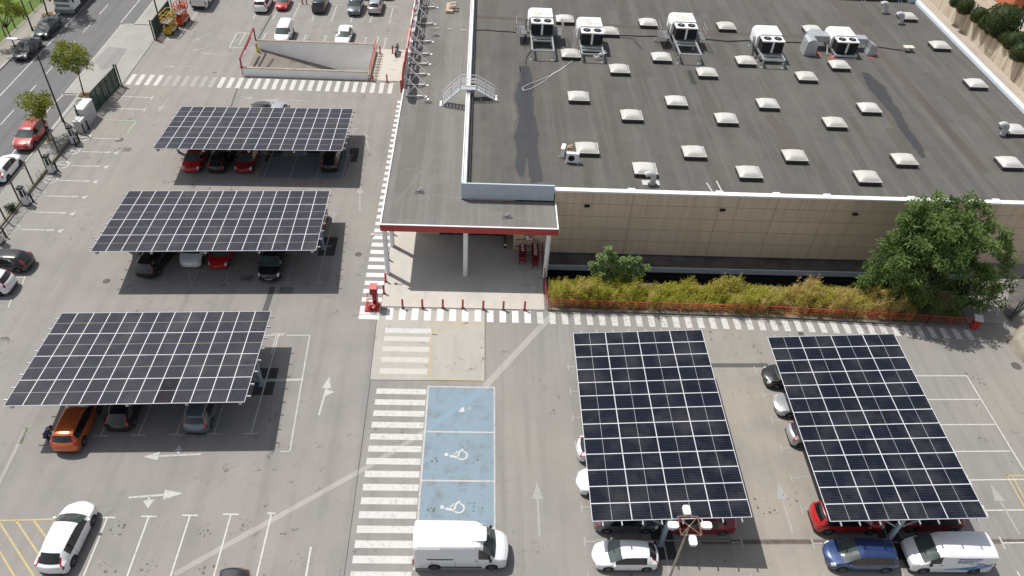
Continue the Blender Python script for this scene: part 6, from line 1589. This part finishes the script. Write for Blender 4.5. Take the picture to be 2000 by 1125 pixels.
# bamboo along the railing: reads as one mass
def bamboo():
    r = random.Random(9); mb = MB(); dry = MB(); n = 0
    plumes = [(6.25+30*r.random(), r.random(), r.uniform(.6, 1.5)*(1.25 if k < 6 else 1)) for k in range(60)]+[(6.6, .2, 1.6), (7.2, .5, 1.3), (8.0, .3, 1.2), (9.6, .25, 1.5), (10.3, .3, 1.2)]
    for i in range(2100):
        x = 6.1+30.3*r.random(); ylo = rail_y(x)+.1; v = r.random()**.8; yy = ylo+(47.3-ylo)*v
        zone = 1.1*noise.noise(Vector((x*.5, 1.3, 4)))+.8*noise.noise(Vector((x*1.6, yy*.7, 7)))
        if zone < -.55: continue
        h = .55+.55*min(1, v*2.2)*(1-.35*v)+.5*max(0, zone)+.2*r.random()
        for px_, pv, ph in plumes:
            dd = ((x-px_)/.42)**2+((v-pv)/.22)**2
            if dd < 1: h = max(h, .7+1.25*ph*(1-dd)**.45*r.uniform(.7, 1.2))
        is_dry = r.random() < (.06+.5*max(0, (x-19)/16)+(.3 if h > 1.75 else 0)+(.35 if v < .1 else 0))
        m_ = dry if is_dry else mb; lean = Vector((r.uniform(-.25, .25), r.uniform(-.28, .12), 0)); nl = int(24*h)
        for k in range(nl):
            f = (k+r.random())/nl; f = .15+.85*f; p = Vector((x, yy, .2+h*f))+lean*f*f*h; d = rdir(r); d.z = abs(d.z)*.9+.25
            leaf_quad(m_, p+Vector((r.uniform(-.16, .16), r.uniform(-.16, .16), 0))*(1.1-f), d.normalized(), r.uniform(.2, .42), r.uniform(.022, .046), r.uniform(-1.2, 1.2))
        o = len(m_.v); tp = Vector((x, yy, .2+h))+lean*h; s_ = .012
        m_.v += [(x-s_, yy, .1), (x+s_, yy, .1), (tp.x+s_*.4, tp.y, tp.z), (tp.x-s_*.4, tp.y, tp.z)]; m_.f.append([o, o+1, o+2, o+3]); m_.mi.append(0)
    for m_, nm, mat in ((mb, 'bamboo_thicket', 'bamboo'), (dry, 'dry_bamboo_thicket', 'straw')):
        o = link(nm, m_.mesh(nm, M[mat], None, False)); tag(o, kind='stuff')
        tag(o, 'thicket of yellow green bamboo behind the long red railing' if mat == 'bamboo' else 'dry straw coloured stalks standing in the bamboo behind the long red railing', 'bamboo' if mat == 'bamboo' else 'dry grass')
bamboo()
def low_straw():
    r = random.Random(4); mb = MB()
    for i in range(2600):
        x = r.uniform(20, 36); y0_ = rail_y(x)+.05; p = Vector((x, y0_+r.random()**1.6*1.1, .16)); d = rdir(r); d.z = abs(d.z)*.5
        leaf_quad(mb, p, d.normalized(), r.uniform(.15, .4), .03, r.uniform(-1, 1))
    o = link('dry_grass', mb.mesh('dry_grass', M['straw'], None, False)); tag(o, 'dry straw litter on the bed at the tree end of the long red railing', 'dry grass', kind='stuff')
low_straw()
def shrub(label, x, y, z0, tips, mat, name='shrub', L=.2, W=.12, dens=150, seed=2, rad=.42):
    r = random.Random(seed); t = thing(name, label, 'shrub', (x, y, z0)); tk = MB(); cr_ = MB()
    for (dx, dy, h) in tips:
        P_ = limb(tk, (dx*.1, dy*.1, 0), (dx, dy, h), .035, .01, r, 6, .1)
        for k, p in enumerate(P_[1:]):
            q = rad*(1.25-.14*k); clump(cr_, r, p, (q, q, q*.8), int(dens*q*1.2), L, W, .6, .1)
    tk.build('stem', M['bark'], t, 60); link('foliage', cr_.mesh('foliage', M[mat], None, False), t)
shrub('tall leafy green shrub rising out of the bamboo near the canopy pillar', 11.2, 47.4, .1, [(-.6, .3, 4.3), (-1.5, .1, 2.6), (.3, 0, 2.5), (1.3, .2, 3.4), (1.8, -.1, 2.4), (-.9, -.3, 2.2), (2.4, .2, 2.4), (-.1, .3, 3.6), (-1.2, .2, 3.5), (2.0, .3, 3.2), (.7, .1, 3.3), (-1.9, 0, 2.8), (2.8, .1, 2.6), (-.6, .5, 3.9)], 'leaf_shrub', dens=230, rad=.46, L=.22, W=.15)
shrub('small dark reddish shrub at the fence foot beside the third charging post', -41.35, 56.0, .12, [(0, 0, .7), (.2, .3, .6), (-.2, -.3, .7)], 'bush', 'fence_shrub', .12, .06, 120, 7, .3)
# clipped bushes on the terrace
def ball_mesh(seed, n=1500, top=None):
    r = random.Random(seed); mb = MB(); core = MB()
    for i in range(n):
        d = rdir(r); k = .93+.09*r.random()+.05*noise.noise(d*2.5); p = Vector((d.x, d.y, d.z*.92))*k; leaf_quad(mb, p, (d+rdir(r)*.9).normalized(), r.uniform(.08, .15), .07, r.uniform(-1, 1))
    core.lathe([(.05, -.88), (.6, -.68), (.88, -.25), (.92, .1), (.78, .5), (.45, .80), (.05, .9)], 16); return core, mb
BM = []
for sd in (1, 2):
    core, mb = ball_mesh(sd); BM.append((core.mesh('bush_core', M['bush'], 60), mb.mesh('clipped_bush', M['bush'], None, False)))
def bush(label, px, py, rad, k=0, big=False):
    c = g(px, py, 2.4+rad*.85); o = link('clipped_bush', BM[k][1], None, c); o.scale = (rad, rad, rad); o.rotation_euler = (0, 0, px*.7)
    tag(o, label, 'bush', 'clipped bushes on the terrace'); link('inner_branches', BM[k][0], o)
    if big:
        r = random.Random(3); mb = MB()
        for i in range(420):
            d = rdir(r); 
            if d.z < .35 or d.x < -.1: continue
            leaf_quad(mb, Vector((d.x, d.y, d.z*.92))*1.03, (d+rdir(r)*.8).normalized(), .12, .07, r.uniform(-1, 1))
        link('young_shoots', mb.mesh('young_shoots', M['bush_top'], None, False), o)
for i, (px, py, rd_, lb) in enumerate([(1869, 2, .95, 'clipped bush on the terrace touching the top picture edge'), (1886, 12, 1.15, 'clipped bush on the terrace next from the top picture edge'), (1913, 30, 1.1, 'clipped bush on the terrace before the big yellow topped one'), (1927, 44, 1.0, 'low clipped bush leaning against the big yellow topped one'),
    (1959, 41, 2.25, 'biggest clipped bush with yellow green shoots on top'), (1962, 72, .85, 'low clipped bush just below the big yellow topped one'), (1978, 80, 1.15, 'clipped bush second below the big yellow topped one'), (1989, 76, 1.0, 'clipped bush behind the second one below the big one'), (1993, 102, 1.2, 'clipped bush lowest of the terrace row at the picture edge')]):
    bush(lb, px, py, rd_, i % 2, i == 4)
# terrace wall, its fence, and the brick hut
rw = thing('retaining_wall', 'long stained cream retaining wall below the bushes with a yellowish top edge', 'wall', (67, 100, 0))
b = MB(); b.box(-.02, .245, -50, 200, 0, 2.42); b.build('wall', M['retwall'], rw)
b = MB(); b.box(-.06, .28, -50, 200, 2.422, 2.50); b.build('wall_cap', pm('lichen_cap', (.42, .34, .12), .9, var=.35, scale=.7), rw)
b = MB()
for i in range(60): b.box(-.028, -.021, -48+i*4, -47.95+i*4, 0, 2.4)
b.build('wall_joint', pm('wall_joint', (.22, .18, .13), .9), rw)
fence('green post fence with thin mesh standing on the stained retaining wall', [(67.1, 70, 2.5), (67.1, 125, 2.5)], 1.7, 0, 'dkgreen', 2.9, base=False)
hut = thing('brick_hut', 'orange brick building with white roof slab at the corner of the picture', 'building', (*g(1975, 26, 2.4)[:2], 2.4))
b = MB(); b.box(-.3, 1.2, 0, 14, 0, 3.2); b.build('wall', M['brick'], hut)
b = MB(); b.box(1.2, 12, 3.0, 14, 0, 3.0); b.build('open_front', M['dark'], hut); b = MB(); b.box(-.8, 12, -1.2, 14.5, 3.202, 3.45); b.build('roof', M['white_metal'], hut)
b = MB(); b.box(3, 7, -1, 2.4, 0, .8); b.build('bench', M['brick'] if False else pm('dark_planks', (.10, .06, .05), .8), hut)
# green strip weeds by the kerb and drain
def weeds(label, pts, n, size, mat, seed):
    r = random.Random(seed); mb = MB(); P_ = [g(*q) for q in pts]
    for i in range(n):
        k = r.randrange(len(P_)-1); p = P_[k].lerp(P_[k+1], r.random())+Vector((r.gauss(0, .06), r.gauss(0, .06), .005)); d = rdir(r, .8); leaf_quad(mb, p, d.normalized(), size*r.uniform(.5, 1.2), size*.35, r.uniform(-1, 1))
    o = link('weeds', mb.mesh('weeds', M[mat], None, False)); tag(o, label, 'weeds', kind='stuff')
weeds('weeds growing in the joint of the asphalt near the orange car', [(53, 835), (46, 852), (40, 866)], 160, .10, 'leaf_shrub', 3)
weeds('weeds at the foot of the planting kerb', [(1072, 605), (1240, 610), (1400, 614)], 380, .14, 'leaf_shrub', 4)
weeds('grass tufts round the street tree foot', [(155, 184), (180, 190)], 140, .2, 'leaf_shrub', 5)
